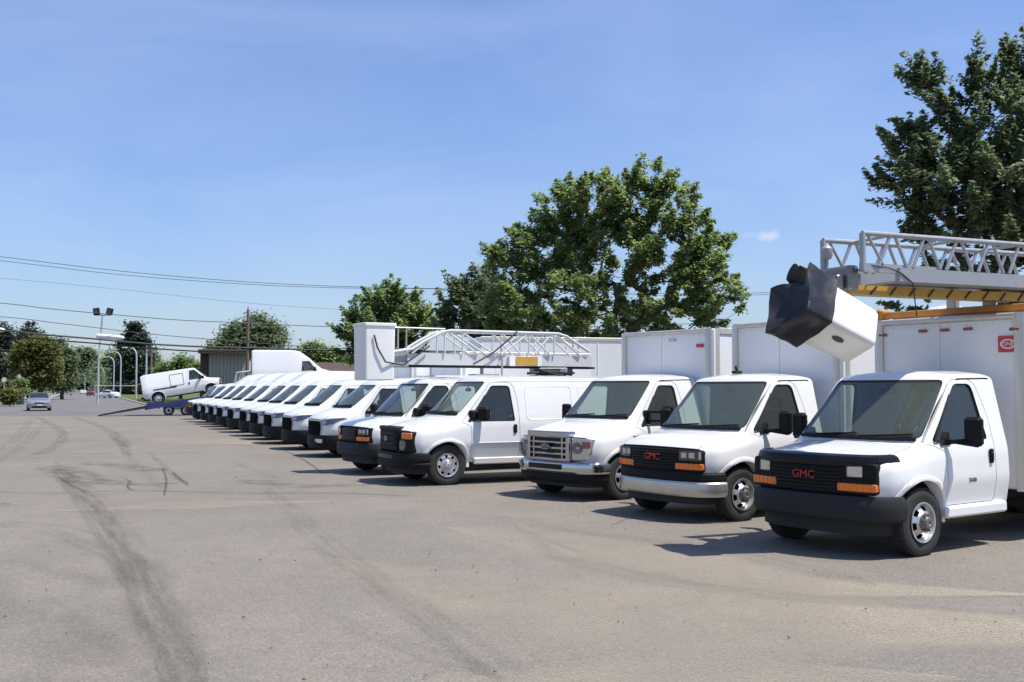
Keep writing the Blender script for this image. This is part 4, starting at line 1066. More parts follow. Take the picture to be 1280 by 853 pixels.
rz = heading(64); g = ground_at(559, 607)
van1 = thing('cargo_van', 'long white cargo van with black grille and black bumper, its whole side facing out', 'van', local_origin(g, rz, 0, .93), rz, GRP_ROW)
sp = cab(van1, 'long_van', [('hubcap', 0, .95, 1), ('hubcap', 0, .95, -1), ('hubcap', -3.5, .95, 1), ('hubcap', -3.5, .95, -1)], 'short')
front_long(van1, sp, False)
def panel_outline(x0, x1, z0, z1):
    out = rrect(x0, x1, z0, z1, .10, 5); mb = MB(); inn = inset(out, .022); mid = inset(out, .011)
    A, B, D = ([mb.bm.verts.new((x, side_y(sp, -2.5, z)+o, z)) for x, z in p] for p, o in ((out, .0), (mid, .007), (inn, .0)))
    n = len(A)
    for P_, Q_ in ((A, B), (B, D)):
        for k in range(n): mb.bm.faces.new((P_[k], P_[(k+1) % n], Q_[(k+1) % n], Q_[k]))
    return mb.mesh('outline', M_PAINT)
pt(sp, van1, 'pressed_panel', 'pp1', lambda: panel_outline(-2.75, -1.68, 1.22, 1.9), False)
pt(sp, van1, 'pressed_panel', 'pp2', lambda: panel_outline(-4.1, -2.9, 1.22, 1.9), False)
pt(sp, van1, 'body_crease', 'crease', lambda: MB().tube([(x, 1.002, .80) for x in np.linspace(-.5, -4.0, 8)], .008, 6).mesh('c', M_PAINT), False)
pt(sp, van1, 'rocker_panel', 'rocker', lambda: MB().box((-1.75, .965, .45), (2.45, .05, .13), .02).mesh('r', mat('greyer_white_paint', (.52, .51, .49), .5, noise=(4, .12, .1))), False)  # low side strip in a greyer white than the body
pt(sp, van1, 'dash_paper', 'paper', lambda: MB().box((-.62, .30, 1.262), (.22, .34, .012), .004).mesh('p', M_BEIGE), False)

rz = heading(59); e = local_origin(at(470, 560, 22.0), rz, .55, .95)
van2 = van_square_cargo('bucket_van', 'white cargo van with square front and amber signals carrying the bucket boom', 'van', e, rz, GRP_ROW)

# eleven vans running away down the lot
HL = [(417, 27.6), (379, 30.9), (352, 34.1), (334, 36.9), (318.5, 39.6), (301, 42.9), (287, 46.1), (275, 49.2), (264, 52.5), (254, 56.0), (240, 61.0)]
LAB = ['white sloped-nose van showing its licence plate, next to the bucket van',
       'second sloped-nose white van counting away from the bucket van', 'third sloped-nose white van counting away from the bucket van',
       'fourth sloped-nose white van counting away from the bucket van', 'fifth sloped-nose white van counting away from the bucket van',
       'sixth sloped-nose white van counting away from the bucket van', 'fifth sloped-nose white van counting from the car carrier',
       'fourth sloped-nose white van counting from the car carrier', 'third sloped-nose white van counting from the car carrier',
       'second sloped-nose white van counting from the car carrier', 'flat-nosed white van closing the row beside the blue car carrier']
proto = None
for i, (u, Y) in enumerate(HL):
    rz = heading(65 + (i % 3)*.8 - .8); p = at(u, 520, Y)
    if i == 10:
        van_square_cargo('cargo_van', LAB[i], 'van', local_origin(p, rz, .62, .8), rz, GRP_ROW); continue
    o = local_origin(p, rz, .62, .85)
    if proto is None:
        proto = thing('cargo_van', LAB[0], 'van', o, rz, GRP_ROW)
        spt = cab(proto, 'slope', [('plain', 0, .97, 1), ('plain', 0, .97, -1), ('plain', -3.3, .97, 1), ('plain', -3.3, .97, -1)], 'pod')
        front_slope(proto, spt)
        bpy.context.view_layer.update()
        # the number plate belongs to the first van only
    else:
        c = copy_tree(proto); c.location = o; c.rotation_euler = (0, 0, rz); c['label'] = LAB[i]
pt(spt, proto, 'licence_plate', 'plate', lambda: plate(rrect(.40, .70, .40, .50, .01), 1.0, 1.035, M_PLATE))

# ------------------------------------------------------------ boom of the nearest truck
from mathutils import noise as mnoise
bpy.context.view_layer.update()
T1 = Matrix.Translation(truck1.location) @ Matrix.Rotation(truck1.rotation_euler.z, 4, 'Z'); T1i = T1.inverted()
BD = Vector((.92, .392, 0)).normalized(); BN = Vector((-BD.y, BD.x, 0))      # along the boom away from the bucket; across it, away from the camera
B0 = at(1078, 300, 12.0); B0.z = 0
def bw(s, t, z): return B0+BD*s+BN*t+Vector((0, 0, z))                       # boom frame to world
def bl(s, t, z): return T1i @ bw(s, t, z)
def bpart(name, fn, m, parent, angle=32):
    mb = MB(); fn(mb); return ob(name, mb.mesh(name, m, None, angle), parent)
ZT, ZB = 3.655, 3.30
boom = bpart('upper_boom', lambda m: (m.bar(bl(.52, 0, 3.19), bl(5.2, 0, 3.19), .08, .16), m.bar(bl(.52, .66, 3.19), bl(5.2, .66, 3.19), .08, .16), m.bar(bl(.6, .33, 3.12), bl(5.2, .33, 3.12), .66, .03)), M_GALV, truck1)
for t, s0 in ((0, 0), (.66, -.02)):
    bpart('top_chord', lambda m: m.tube([bl(s0, t, ZT), bl(5.2, t, ZT)], .032, 10), M_GALV, boom)
    bpart('end_post', lambda m: m.tube([bl(s0, t, ZT), bl(s0, t, 3.22)], .036, 10), M_GALV, boom)
    bpart('inner_chord', lambda m: m.bar(bl(s0, t+.03, 3.26), bl(1.2, t+.03, 3.26), .06, .10), M_GALV, boom)
    k = 0
    for s in np.arange(.45, 5.0, .52):
        for ds in (-.17, .17):
            bpart('lattice_bar', lambda m: m.tube([bl(s+ds*.25, t, ZT-.02), bl(s+ds*1.25, t, ZB-.02)], .021, 8), M_GALV, boom)
    bpart('lattice_bar', lambda m: m.tube([bl(.08, t, ZT-.02), bl(.30, t, ZB)], .018, 8), M_GALV, boom)
for s in (0.45, 1.49, 2.53, 3.57):
    bpart('cross_bar', lambda m: m.tube([bl(s, 0, ZT), bl(s, .66, ZT)], .018, 8), M_GALV, boom)
ib = bpart('inner_boom', lambda m: (m.bar(bl(-.05, .33, 3.02), bl(5.2, .33, 3.02), .22, .11),), M_YELLOW, truck1)
for k in range(15):
    bpart('hazard_stripe', lambda m: m.bar(bl(.3+k*.3, .215, 2.97), bl(.40+k*.3, .215, 3.07), .012, .022), M_ROOFB, ib)
bpart('boom_end_plate', lambda m: (m.box((0, 0, 0), (.16, .5, .3), .03, T1i @ Matrix.Translation(bw(-.05, .33, 3.14)) @ Matrix.Rotation(math.atan2(BD.y, BD.x), 4, 'Z')), m.box((0, 0, 0), (.1, .2, .16), .02, T1i @ Matrix.Translation(bw(-.16, .25, 3.10)))), M_HUB, truck1)
hp = [bw(-.1, .05, 3.2), bw(.35, -.04, 3.26), bw(.7, -.05, 3.1), bw(.9, .1, 2.72)]
bpart('hydraulic_hose', lambda m: m.tube([T1i @ p for p in (hp[0], hp[0]*.5+hp[1]*.5+Vector((0, 0, .06)), hp[1], hp[1]*.5+hp[2]*.5+Vector((0, 0, .03)), hp[2], hp[3])], .008, 6), M_CABLE, truck1)
bpart('beacon', lambda m: (m.tube([bl(-.0, .62, 3.28), bl(-.0, .62, 3.42)], .02, 8), m.tube([bl(-.0, .62, 3.42), bl(-.0, .62, 3.46), bl(-.0, .62, 3.55), bl(-.0, .62, 3.58)], [.05, .07, .07, .04], 12)), M_GALV, truck1)
# cradle beam across the roof, turret and its guards (truck frame)
rest = bpart('boom_rest', lambda m: (m.box((-2.28, .06, 2.865), (.14, 2.44, .09), .012), m.box((-2.28, -1.12, 2.875), (.22, .12, .16), .03), m.box((-2.28, .06, 2.80), (.10, 2.0, .05), .01)), M_ORANGE, truck1)
bpart('rest_bracket', lambda m: (m.box((-2.34, .42, 3.0), (.12, .14, .30), .02), m.box((-2.34, .42, 3.12), (.3, .2, .05), .01)), M_GALV, truck1)
bpart('rest_bracket', lambda m: (m.box((-2.6, -.25, 2.96), (.12, .14, .32), .02),), M_GALV, truck1)
tur = bpart('turntable', lambda m: (m.lathe([(2.78, .42), (2.86, .42), (2.88, .34), (2.98, .32), (2.98, 0)], 28, 'z', Matrix.Translation((-4.0, .1, 0))), m.box((-4.0, .1, 3.05), (.7, .5, .3), .04)), M_GREYP, truck1)
bpart('hydraulic_block', lambda m: (m.box((-2.95, .75, 2.92), (.35, .30, .16), .02), m.box((-3.35, .70, 2.93), (.25, .34, .18), .02), m.tube([(-2.7, .55, 2.9), (-2.7, .55, 3.02)], .06, 10), m.tube([(-2.75, .9, 2.88), (-3.3, 1.0, 2.9)], .04, 8)), M_CHASSIS, truck1)
bpart('fibreglass_cowl', lambda m: (m.lathe([(2.785, .36), (2.83, .36), (2.90, .26), (2.98, .13), (3.0, 0)], 6, 'z', Matrix.Translation((-2.75, -.45, 0)) @ Matrix.Diagonal((.9, 1.5, 1, 1))),), M_FIBRE, truck1, 20)
# the tilted bucket with its flapping cover
a = Vector((.88, .22, -.42)).normalized(); nin = Vector((.12, 0, 1)); nin = (nin-a*nin.dot(a)).normalized(); dn = a.cross(nin).normalized()
phi = R(-27); w1 = (nin*math.cos(phi)+dn*math.sin(phi)).normalized(); w2 = a.cross(w1).normalized()
BM = Matrix(((w1.x, w2.x, a.x, 0), (w1.y, w2.y, a.y, 0), (w1.z, w2.z, a.z, 0), (0, 0, 0, 1)))
bc = at(1040, 402, 11.75)
BT = T1i @ Matrix.Translation(bc) @ BM @ Matrix.Scale(.87, 4)
def bucket_shape(m):
    hs = .5; 
    prof = [(-hs, .315), (-hs+.03, .34), (-hs+.07, .325), (0, .312), (hs-.06, .295), (hs-.015, .28), (hs, .25)]
    rings = []
    for z, h in prof:
        ring = rrect(-h, h, -h, h, h*.3, 4); rings.append([m.bm.verts.new(BT @ Vector((x, y, z))) for x, y in ring])
    n = len(rings[0])
    for A, B in zip(rings, rings[1:]):
        for k in range(n): m.bm.faces.new((A[k], A[(k+1) % n], B[(k+1) % n], B[k]))
    m.bm.faces.new(rings[0]); m.bm.faces.new(rings[-1])
bucket = bpart('bucket', bucket_shape, M_FIBRE, truck1, 30)
def cover(m):
    # four flaring sides that sag between raised corners; local z towards the bucket floor
    nu, nv = 72, 12; rings = []
    for j in range(nv+1):
        f = j/nv; ring = []
        for i in range(nu):
            th = 2*math.pi*i/nu; cx_, sx_ = math.cos(th), math.sin(th)
            q = max(abs(cx_), abs(sx_)); h = .378+.006*math.sin(5*th+1)*f-.03*f+.05*f*f
            x, y = cx_/q*h*(.86+.14*q), sx_/q*h*(.86+.14*q)
            gp = lambda c, w_: math.exp(-(math.atan2(math.sin(th-c), math.cos(th-c))/w_)**2); rise = .40+.12*gp(-.785, .8)+.07*gp(-2.3, .8)+.08*gp(.95, .5)-.20*gp(.05, .42)
            z = -.24+.006*math.sin(7*th)*(1-f)-rise*f
            w = .005*math.sin(9*th+5*f)*f
            q_ = Vector((x*(1+w), y*(1+w), z)); from_ = mnoise.noise_vector(q_*3.2)*.036*min(1, f*1.6)+mnoise.noise_vector(q_*9+Vector((3, 1, 7)))*.010*min(1, f*2)
            ring.append(m.bm.verts.new(BT @ (q_+from_)))
        rings.append(ring)
    for A, B in zip(rings, rings[1:]):
        for k in range(nu): m.bm.faces.new((A[k], A[(k+1) % nu], B[(k+1) % nu], B[k]))
    # sunken lid
    c = m.bm.verts.new(BT @ Vector((.02, -.02, -.515)))
    mid = [m.bm.verts.new(BT @ Vector((math.cos(2*math.pi*i/nu)*.24, math.sin(2*math.pi*i/nu)*.24, -.54+.02*math.sin(6*math.pi*i/nu)))) for i in range(nu)]
    top = rings[-1]
    for k in range(nu):
        m.bm.faces.new((top[k], top[(k+1) % nu], mid[(k+1) % nu], mid[k])); m.bm.faces.new((mid[k], mid[(k+1) % nu], c))
bpart('bucket_cover', cover, M_VINYL, bucket, 120)
def flap(m):      # loose upper flap of the cover standing up from its rim
    n = 10; g = [[(.33+.40*v*(1-.55*abs(2*u-.8))+.02*math.sin(7*u), -.34+.66*u*(1-.35*v)+.05*v, -.27-.30*v-.10*u+.03*math.sin(6*u+4*v)) for u in np.linspace(0, 1, n)] for v in np.linspace(0, 1, n)]
    for off in (0, .014):
        b = [[m.bm.verts.new(BT @ Vector((x, y, z+off))) for x, y, z in r] for r in g]
        for i in range(n-1):
            for j in range(n-1): m.bm.faces.new((b[i][j], b[i][j+1], b[i+1][j+1], b[i+1][j]))
bpart('cover_flap', flap, M_VINYL, [o for o in bucket.children if o.name.startswith('bucket_cover')][0] if bucket.children else bucket, 120)
def diamond(m):
    P_ = BT @ Vector((0, 0, 0))
    for sgn, ax in ((-1, 1),):
        vs = [(.0, -.3135, .10), (.06, -.3135, .04), (.0, -.3135, -.02), (-.06, -.3135, .04)]
        vo = [(x, y-.004, z) for x, y, z in vs]
        m.verts([BT @ Vector(v) for v in vs+vo], [(0,1,2,3), (4,5,6,7), (0,1,5,4), (1,2,6,5), (2,3,7,6), (3,0,4,7)])
bpart('bucket_marking', diamond, M_GALV, bucket)
def badge(m):
    T = np.linspace(0, 2*math.pi, 21)[:-1]
    lo = [m.bm.verts.new(BT @ Vector((-.318, .10+.0*math.sin(t)+.045*math.sin(t), .05+.085*math.cos(t)))) for t in T]
    hi = [m.bm.verts.new(BT @ Vector((-.326, .10+.045*math.sin(t), .05+.085*math.cos(t)))) for t in T]
    n = len(T)
    m.bm.faces.new(hi)
    for k in range(n): m.bm.faces.new((lo[k], lo[(k+1) % n], hi[(k+1) % n], hi[k]))
bpart('bucket_badge', badge, M_INK, bucket)
bpart('bucket_bracket', lambda m: (m.tube([T1i @ (bc+w1*.33-a*.15+Vector((0, 0, 0))), T1i @ bw(-.1, .33, 3.12)], .06, 10), m.tube([T1i @ (bc+w1*.33-a*.35), T1i @ (bc+w1*.36+a*.1)], .05, 8)), M_HUB, truck1)

# ------------------------------------------------------------ boom on the bucket van
V2 = Matrix.Translation(van2.location) @ Matrix.Rotation(van2.rotation_euler.z, 4, 'Z'); V2i = V2.inverted()
VD = Vector((math.sin(R(61)), math.cos(R(61)), 0)); VN = Vector((-VD.y, VD.x, 0))
V0 = at(510, 450, 23.1); V0.z = 0
def vl(s, t, z): return V2i @ (V0+VD*s+VN*t+Vector((0, 0, z)))
vb = bpart('main_beam', lambda m: m.bar(vl(.0, .2, 2.50), vl(4.9, .2, 2.50), .34, .25), M_WBOOM, van2)
bpart('beam_foot', lambda m: m.bar(vl(-.5, .2, 2.345), vl(5.0, .2, 2.345), .30, .05), M_GREYP, vb)
for t in (0, .42):
    bpart('truss_chord', lambda m: m.tube([vl(-.55, t, 2.62), vl(.1, t, 2.72), vl(.45, t, 2.93), vl(.85, t, 3.12), vl(1.05, t, 3.16), vl(3.9, t, 3.16), vl(4.15, t, 3.10), vl(4.8, t, 2.74)], .036, 10), M_WBOOM, vb)
    for s in (.9, 1.35, 2.35, 3.1, 3.8):
        bpart('truss_post', lambda m: m.tube([vl(s, t, 3.15), vl(s, t, 2.62)], .02, 6), M_WBOOM, vb)
    for s0, s1 in ((1.3, 2.2), (3.1, 2.35), (3.1, 3.7), (.95, 1.75), (2.35, 2.9), (3.85, 4.55), (3.75, 3.2), (.8, .1)):
        bpart('truss_diagonal', lambda m: m.tube([vl(s0, t, 3.15), vl(s1, t, 2.63)], .023, 6), M_WBOOM, vb)
bpart('warning_panel', lambda m: m.bar(vl(2.72, -.03, 2.49), vl(3.3, -.03, 2.49), .10, .2), M_YELLOW, vb)
bpart('warning_panel', lambda m: m.bar(vl(2.55, -.02, 2.49), vl(3.42, -.02, 2.49), .08, .235), M_WHITE, vb)
bpart('power_cable', lambda m: m.tube([vl(-.92, -.29, 3.0), vl(-.84, -.30, 2.72), vl(-.66, -.31, 2.42), vl(-.2, -.2, 2.36), vl(.25, -.06, 2.62), vl(.5, -.05, 2.8)], .018, 6), M_CABLE, vb)
bpart('power_cable', lambda m: m.tube([vl(1.6, -.05, 2.4), vl(2.1, -.06, 2.66), vl(2.6, -.06, 3.05), vl(2.75, -.05, 3.18)], .02, 6), M_CABLE, vb)
bpart('guard_rail', lambda m: [m.tube(p, .018, 6) for p in ([vl(-.35, .1, 3.2), vl(.95, .1, 3.2)], [vl(-.2, .1, 3.2), vl(-.2, .1, 2.62)], [vl(.0, .1, 3.2), vl(.0, .1, 2.62)], [vl(4.25, .1, 3.02), vl(4.55, .1, 3.02), vl(4.55, .1, 2.8)], [vl(4.4, .1, 3.1), vl(4.4, .1, 2.8)])], M_GALV, vb)
tt = bpart('turntable', lambda m: (m.lathe([(2.06, .45), (2.16, .45), (2.18, .30), (2.30, .28), (2.30, 0)], 24, 'z', V2i @ Matrix.Translation(V0+VD*3.75+VN*.2)), m.box((0, 0, 2.28), (.9, .6, .12), .02, V2i @ Matrix.Translation(V0+VD*3.75+VN*.2)), m.bar(vl(3.1, .2, 2.12), vl(4.0, .2, 2.12), .9, .05)), M_GALV, van2)
bpart('hydraulic_block', lambda m: (m.bar(vl(3.3, -.05, 2.24), vl(4.2, -.05, 2.26), .3, .12), m.tube([vl(3.0, -.1, 2.2), vl(3.6, -.2, 2.25), vl(4.2, -.15, 2.18)], .04, 6), m.tube([vl(3.3, -.2, 2.28), vl(3.8, -.24, 2.16), vl(4.3, -.1, 2.22)], .03, 6)), M_CHASSIS, tt)
bpart('roof_rail', lambda m: [m.bar(vl(.5, t, 2.12), vl(3.85, t, 2.12), .04, .04) for t in (-.35, .75)]+[m.bar(vl(s, -.35, 2.13), vl(s, .75, 2.13), .04, .03) for s in (.8, 2.0, 3.2)], M_WHITE, van2)
bpart('boom_rest', lambda m: (m.bar(vl(1.95, .2, 2.1), vl(1.95, .2, 2.34), .06, .06), m.bar(vl(1.7, .2, 2.16), vl(2.3, .2, 2.16), .4, .04), m.bar(vl(2.35, -.05, 2.1), vl(2.35, -.05, 2.62), .035, .035)), M_GALV, van2)
def tallbucket(m):
    MM = V2i @ Matrix.Translation(V0+VD*-.76+VN*.1) @ Matrix.Rotation(math.atan2(VD.y, VD.x), 4, 'Z')
    rings = []
    for z, h in ((2.02, .32), (2.05, .345), (2.6, .352), (3.19, .36), (3.21, .385), (3.26, .385), (3.27, .37), (3.27, .34), (2.3, .31)):
        ring = rrect(-h, h, -h*1.0, h*1.0, .07, 4); rings.append([m.bm.verts.new(MM @ Vector((x, y, z))) for x, y in ring])
    n = len(rings[0])
    for A, B in zip(rings, rings[1:]):
        for k in range(n): m.bm.faces.new((A[k], A[(k+1) % n], B[(k+1) % n], B[k]))
    m.bm.faces.new(rings[0]); m.bm.faces.new(rings[-1])
bpart('bucket', tallbucket, M_FIBRE, van2, 30)
bpart('bucket_mount', lambda m: (m.bar(vl(-.62, .2, 2.5), vl(.05, .2, 2.5), .25, .3), m.bar(vl(-.6, .0, 2.38), vl(.0, .0, 2.38), .06, .1)), M_GALV, van2)
# ------------------------------------------------------------ second row: box trucks and a long trailer
bpy.context.view_layer.update()
def place_copy(src, label, u, Y, ang, lx, ly):
    rz = heading(ang); p = at(u, 470, Y); c = copy_tree(src); c.location = local_origin(p, rz, lx, ly); c.rotation_euler = (0, 0, rz); c['label'] = label; return c
place_copy(truck3, 'white box truck in the second row, its box just showing right of the tall bucket', 519, 34.5, 62, -2.2, 1.1)
place_copy(truck3, 'white box truck in the second row, box under the middle of the white boom', 580, 31.0, 62, -2.2, 1.1)

rz = heading(76)
trailer = thing('semi_trailer', 'long white trailer standing behind the vans in front of the big tree', 'trailer', at(592, 470, 41.5).xy.to_3d(), rz)
L = 13.5
tb = ob('trailer_body', MB().box((-L/2, 0, 2.48), (L, 2.5, 2.72), .03).mesh('t', M_BOX), trailer)
for s in (1, -1):
    ob('top_rail', MB().box((-L/2, s*1.262, 3.79), (L-.1, .03, .13), .01).mesh('r', M_ALU), tb)
    ob('bottom_rail', MB().box((-L/2, s*1.262, 1.17), (L-.1, .03, .16), .01).mesh('r', M_ALU), tb)
rib = MB().box((0, 1.256, 2.5), (.05, .02, 2.45), .006).mesh('rib', M_BOX)
for k in range(10): ob('side_rib', rib, tb, (-.9-k*1.3, 0, 0))
ob('chassis', MB().box((-L/2, 0, 1.0), (L-1, 1.1, .2), .02).box((-3, .6, .5), (.12, .12, .95), 0).box((-3, -.6, .5), (.12, .12, .95), 0).mesh('c', M_CHASSIS), trailer)
for x in (-L+1.2, -L+2.4):
    for s in (1, -1):
        w = wheel(trailer, 'dually', x, 1.2, s); w.scale = (1.3, 1.1, 1.3); w.location.z = .375*1.3

# ------------------------------------------------------------ blue car carrier with vans on it
E = Vector((.955, .297, 0)).normalized(); N_ = Vector((-E.y, E.x, 0)); K0 = ground_at(124, 520)
crz = math.atan2(E.y, E.x)
carrier = thing('car_carrier', 'blue car carrier trailer with its dark loading ramp down on the asphalt', 'car carrier', K0, crz)
def deck_z(s): return float(np.interp(s, [0, 3.0, 9.6, 11, 17.5], [.05, .62, 1.75, 1.86, 1.86]))
for t in (-1.05, 1.05):
    ob('ramp', MB().prism([(0.05, .0), (3.1, .52), (3.1, .68), (0, .07)], 'y', t-.28, t+.28).mesh('ramp', M_CHASSIS), carrier)
    b = ob('side_beam', MB().prism([(2.9, .38), (9.6, 1.48), (17.5, 1.60), (17.5, 1.88), (11, 1.88), (9.6, 1.78), (2.9, .62)], 'y', t*1.06-.07, t*1.06+.07).mesh('beam', M_BLUEP), carrier)
    for s in (4.6, 6.2, 7.8, 9.6, 12, 14.5, 17.2):
        ob('post', MB().box((s, t*1.07, (deck_z(s)-.1+.55)/2), (.14, .12, max(.1, deck_z(s)-.65)), .01).mesh('post', M_BLUEP), b)
    ob('lower_beam', MB().box((10.2, t*1.04, .72), (14.4, .14, .30), .02).mesh('beam', M_BLUEP), carrier)
    ob('side_panel', MB().prism([(5.2, .55), (7.5, .55), (7.5, 1.15), (6.4, 1.0), (5.2, .78)], 'y', t*1.10-.02, t*1.10+.02).mesh('panel', M_BLUEP), carrier)
    for s in (4.4, 5.5, 8.6):
        w = wheel(carrier, 'plain', s, 1.0, 1 if t > 0 else -1)
ob('deck', MB().prism([(3, .56), (9.6, 1.70), (17.5, 1.80), (17.5, 1.85), (9.6, 1.75), (3, .61)], 'y', -1.0, 1.0).mesh('deck', M_CHASSIS), carrier)
wf = ob('winch_frame', MB().tube([(8.6, -.9, 1.6), (8.8, -.9, 2.9), (9.6, -.9, 3.0)], .05, 6).tube([(8.6, .9, 1.6), (8.8, .9, 2.9), (9.6, .9, 3.0)], .05, 6).tube([(8.8, -.9, 2.9), (8.8, .9, 2.9)], .05, 6).tube([(9.6, -.9, 3.0), (9.6, .9, 3.0)], .05, 6).tube([(8.65, -.9, 2.2), (9.3, -.9, 2.35)], .04, 6).mesh('wf', M_POLEG), carrier)
ob('winch_drum', MB().tube([(9.0, -.5, 2.1), (9.0, .5, 2.1)], .22, 12).mesh('drum', M_CHASSIS), wf)
ob('tool_box', MB().box((6.6, -1.12, .62), (1.1, .35, .42), .03).mesh('tb', M_CHASSIS), carrier)
ob('tie_down_strap', MB().bar((3.2, -1.0, .75), (3.9, -.95, 1.15), .05, .01).mesh('st', M_YELLOW), carrier)
ob('headboard', MB().box((17.7, 0, 2.0), (.15, 2.2, 1.9), .03).mesh('hb', M_BLUEP), carrier)

rz = crz; s0 = 3.75+3.43
fx = K0+E*s0; tilt = math.atan2(deck_z(s0)-deck_z(3.75), 3.43)
lv = thing('cargo_van', 'white cargo van tilted nose up on the sloping deck of the blue car carrier', 'van', (fx.x, fx.y, deck_z(s0)+.02), rz, 'vans loaded on the blue car carrier')
lv.rotation_euler = (0, -tilt, rz)
sp = cab(lv, 'square_van', [('hubcap', 0, .93, 1), ('hubcap', 0, .93, -1), ('hubcap', -3.43, .93, 1), ('hubcap', -3.43, .93, -1)], 'short')
front_square(lv, sp, 'composite', 'black', emblem=False, split=True)
def sideframe():
    mb = MB(); o = rrect(-2.55, -1.65, 1.02, 1.82, .08); i = inset(o, .035)
    A, B = ([mb.bm.verts.new((x, -side_y(sp, -2, z)-.006, z)) for x, z in p] for p in (o, i)); n = len(A)
    for k in range(n): mb.bm.faces.new((A[k], A[(k+1) % n], B[(k+1) % n], B[k]))
    return mb.mesh('f', M_SEAL)
ob('window_seal', sideframe(), lv)
ob('body_moulding', MB().box((-2.9, -1.006, .98), (1.5, .02, .07), .008).mesh('m', M_BLACK), lv)
for z, y in ((1.2, -.86), (1.2, .86)):
    ob('tail_lamp', MB().box((-4.36, y, z), (.05, .1, .5), .02).mesh('tl', M_REDL), lv)
ob('rear_bumper', MB().box((-4.42, 0, .55), (.16, 1.8, .16), .03).mesh('rb', M_BLACK), lv)

fx = K0+E*14.4
hv = thing('cargo_van', 'white high-roof van riding level on the raised front deck of the car carrier', 'van', (fx.x, fx.y, 1.88), rz, 'vans loaded on the blue car carrier')
sp = cab(hv, 'slope_high', [('plain', 0, .97, 1), ('plain', 0, .97, -1), ('plain', -3.3, .97, 1), ('plain', -3.3, .97, -1)], 'pod')
front_slope(hv, sp)

# vans parked behind the row: only the raised roofs show over it
for i, (u, Y) in enumerate(((322, 57), (345, 53.5), (369, 50), (394, 46.5))):
    c_ = copy_tree(hv); c_['label'] = ['high-roof white van hidden behind the row, its roof closest to the car carrier', 'high-roof white van hidden behind the row, roof second from the carrier', 'high-roof white van hidden behind the row, roof second from the tall bucket', 'high-roof white van hidden behind the row, its roof closest to the tall bucket'][i]; c_['group'] = 'high-roof vans hidden behind the row'
    rz_ = heading(66); c_.location = local_origin(at(u, 470, Y), rz_, -1.9, 0); c_.rotation_euler = (0, 0, rz_)
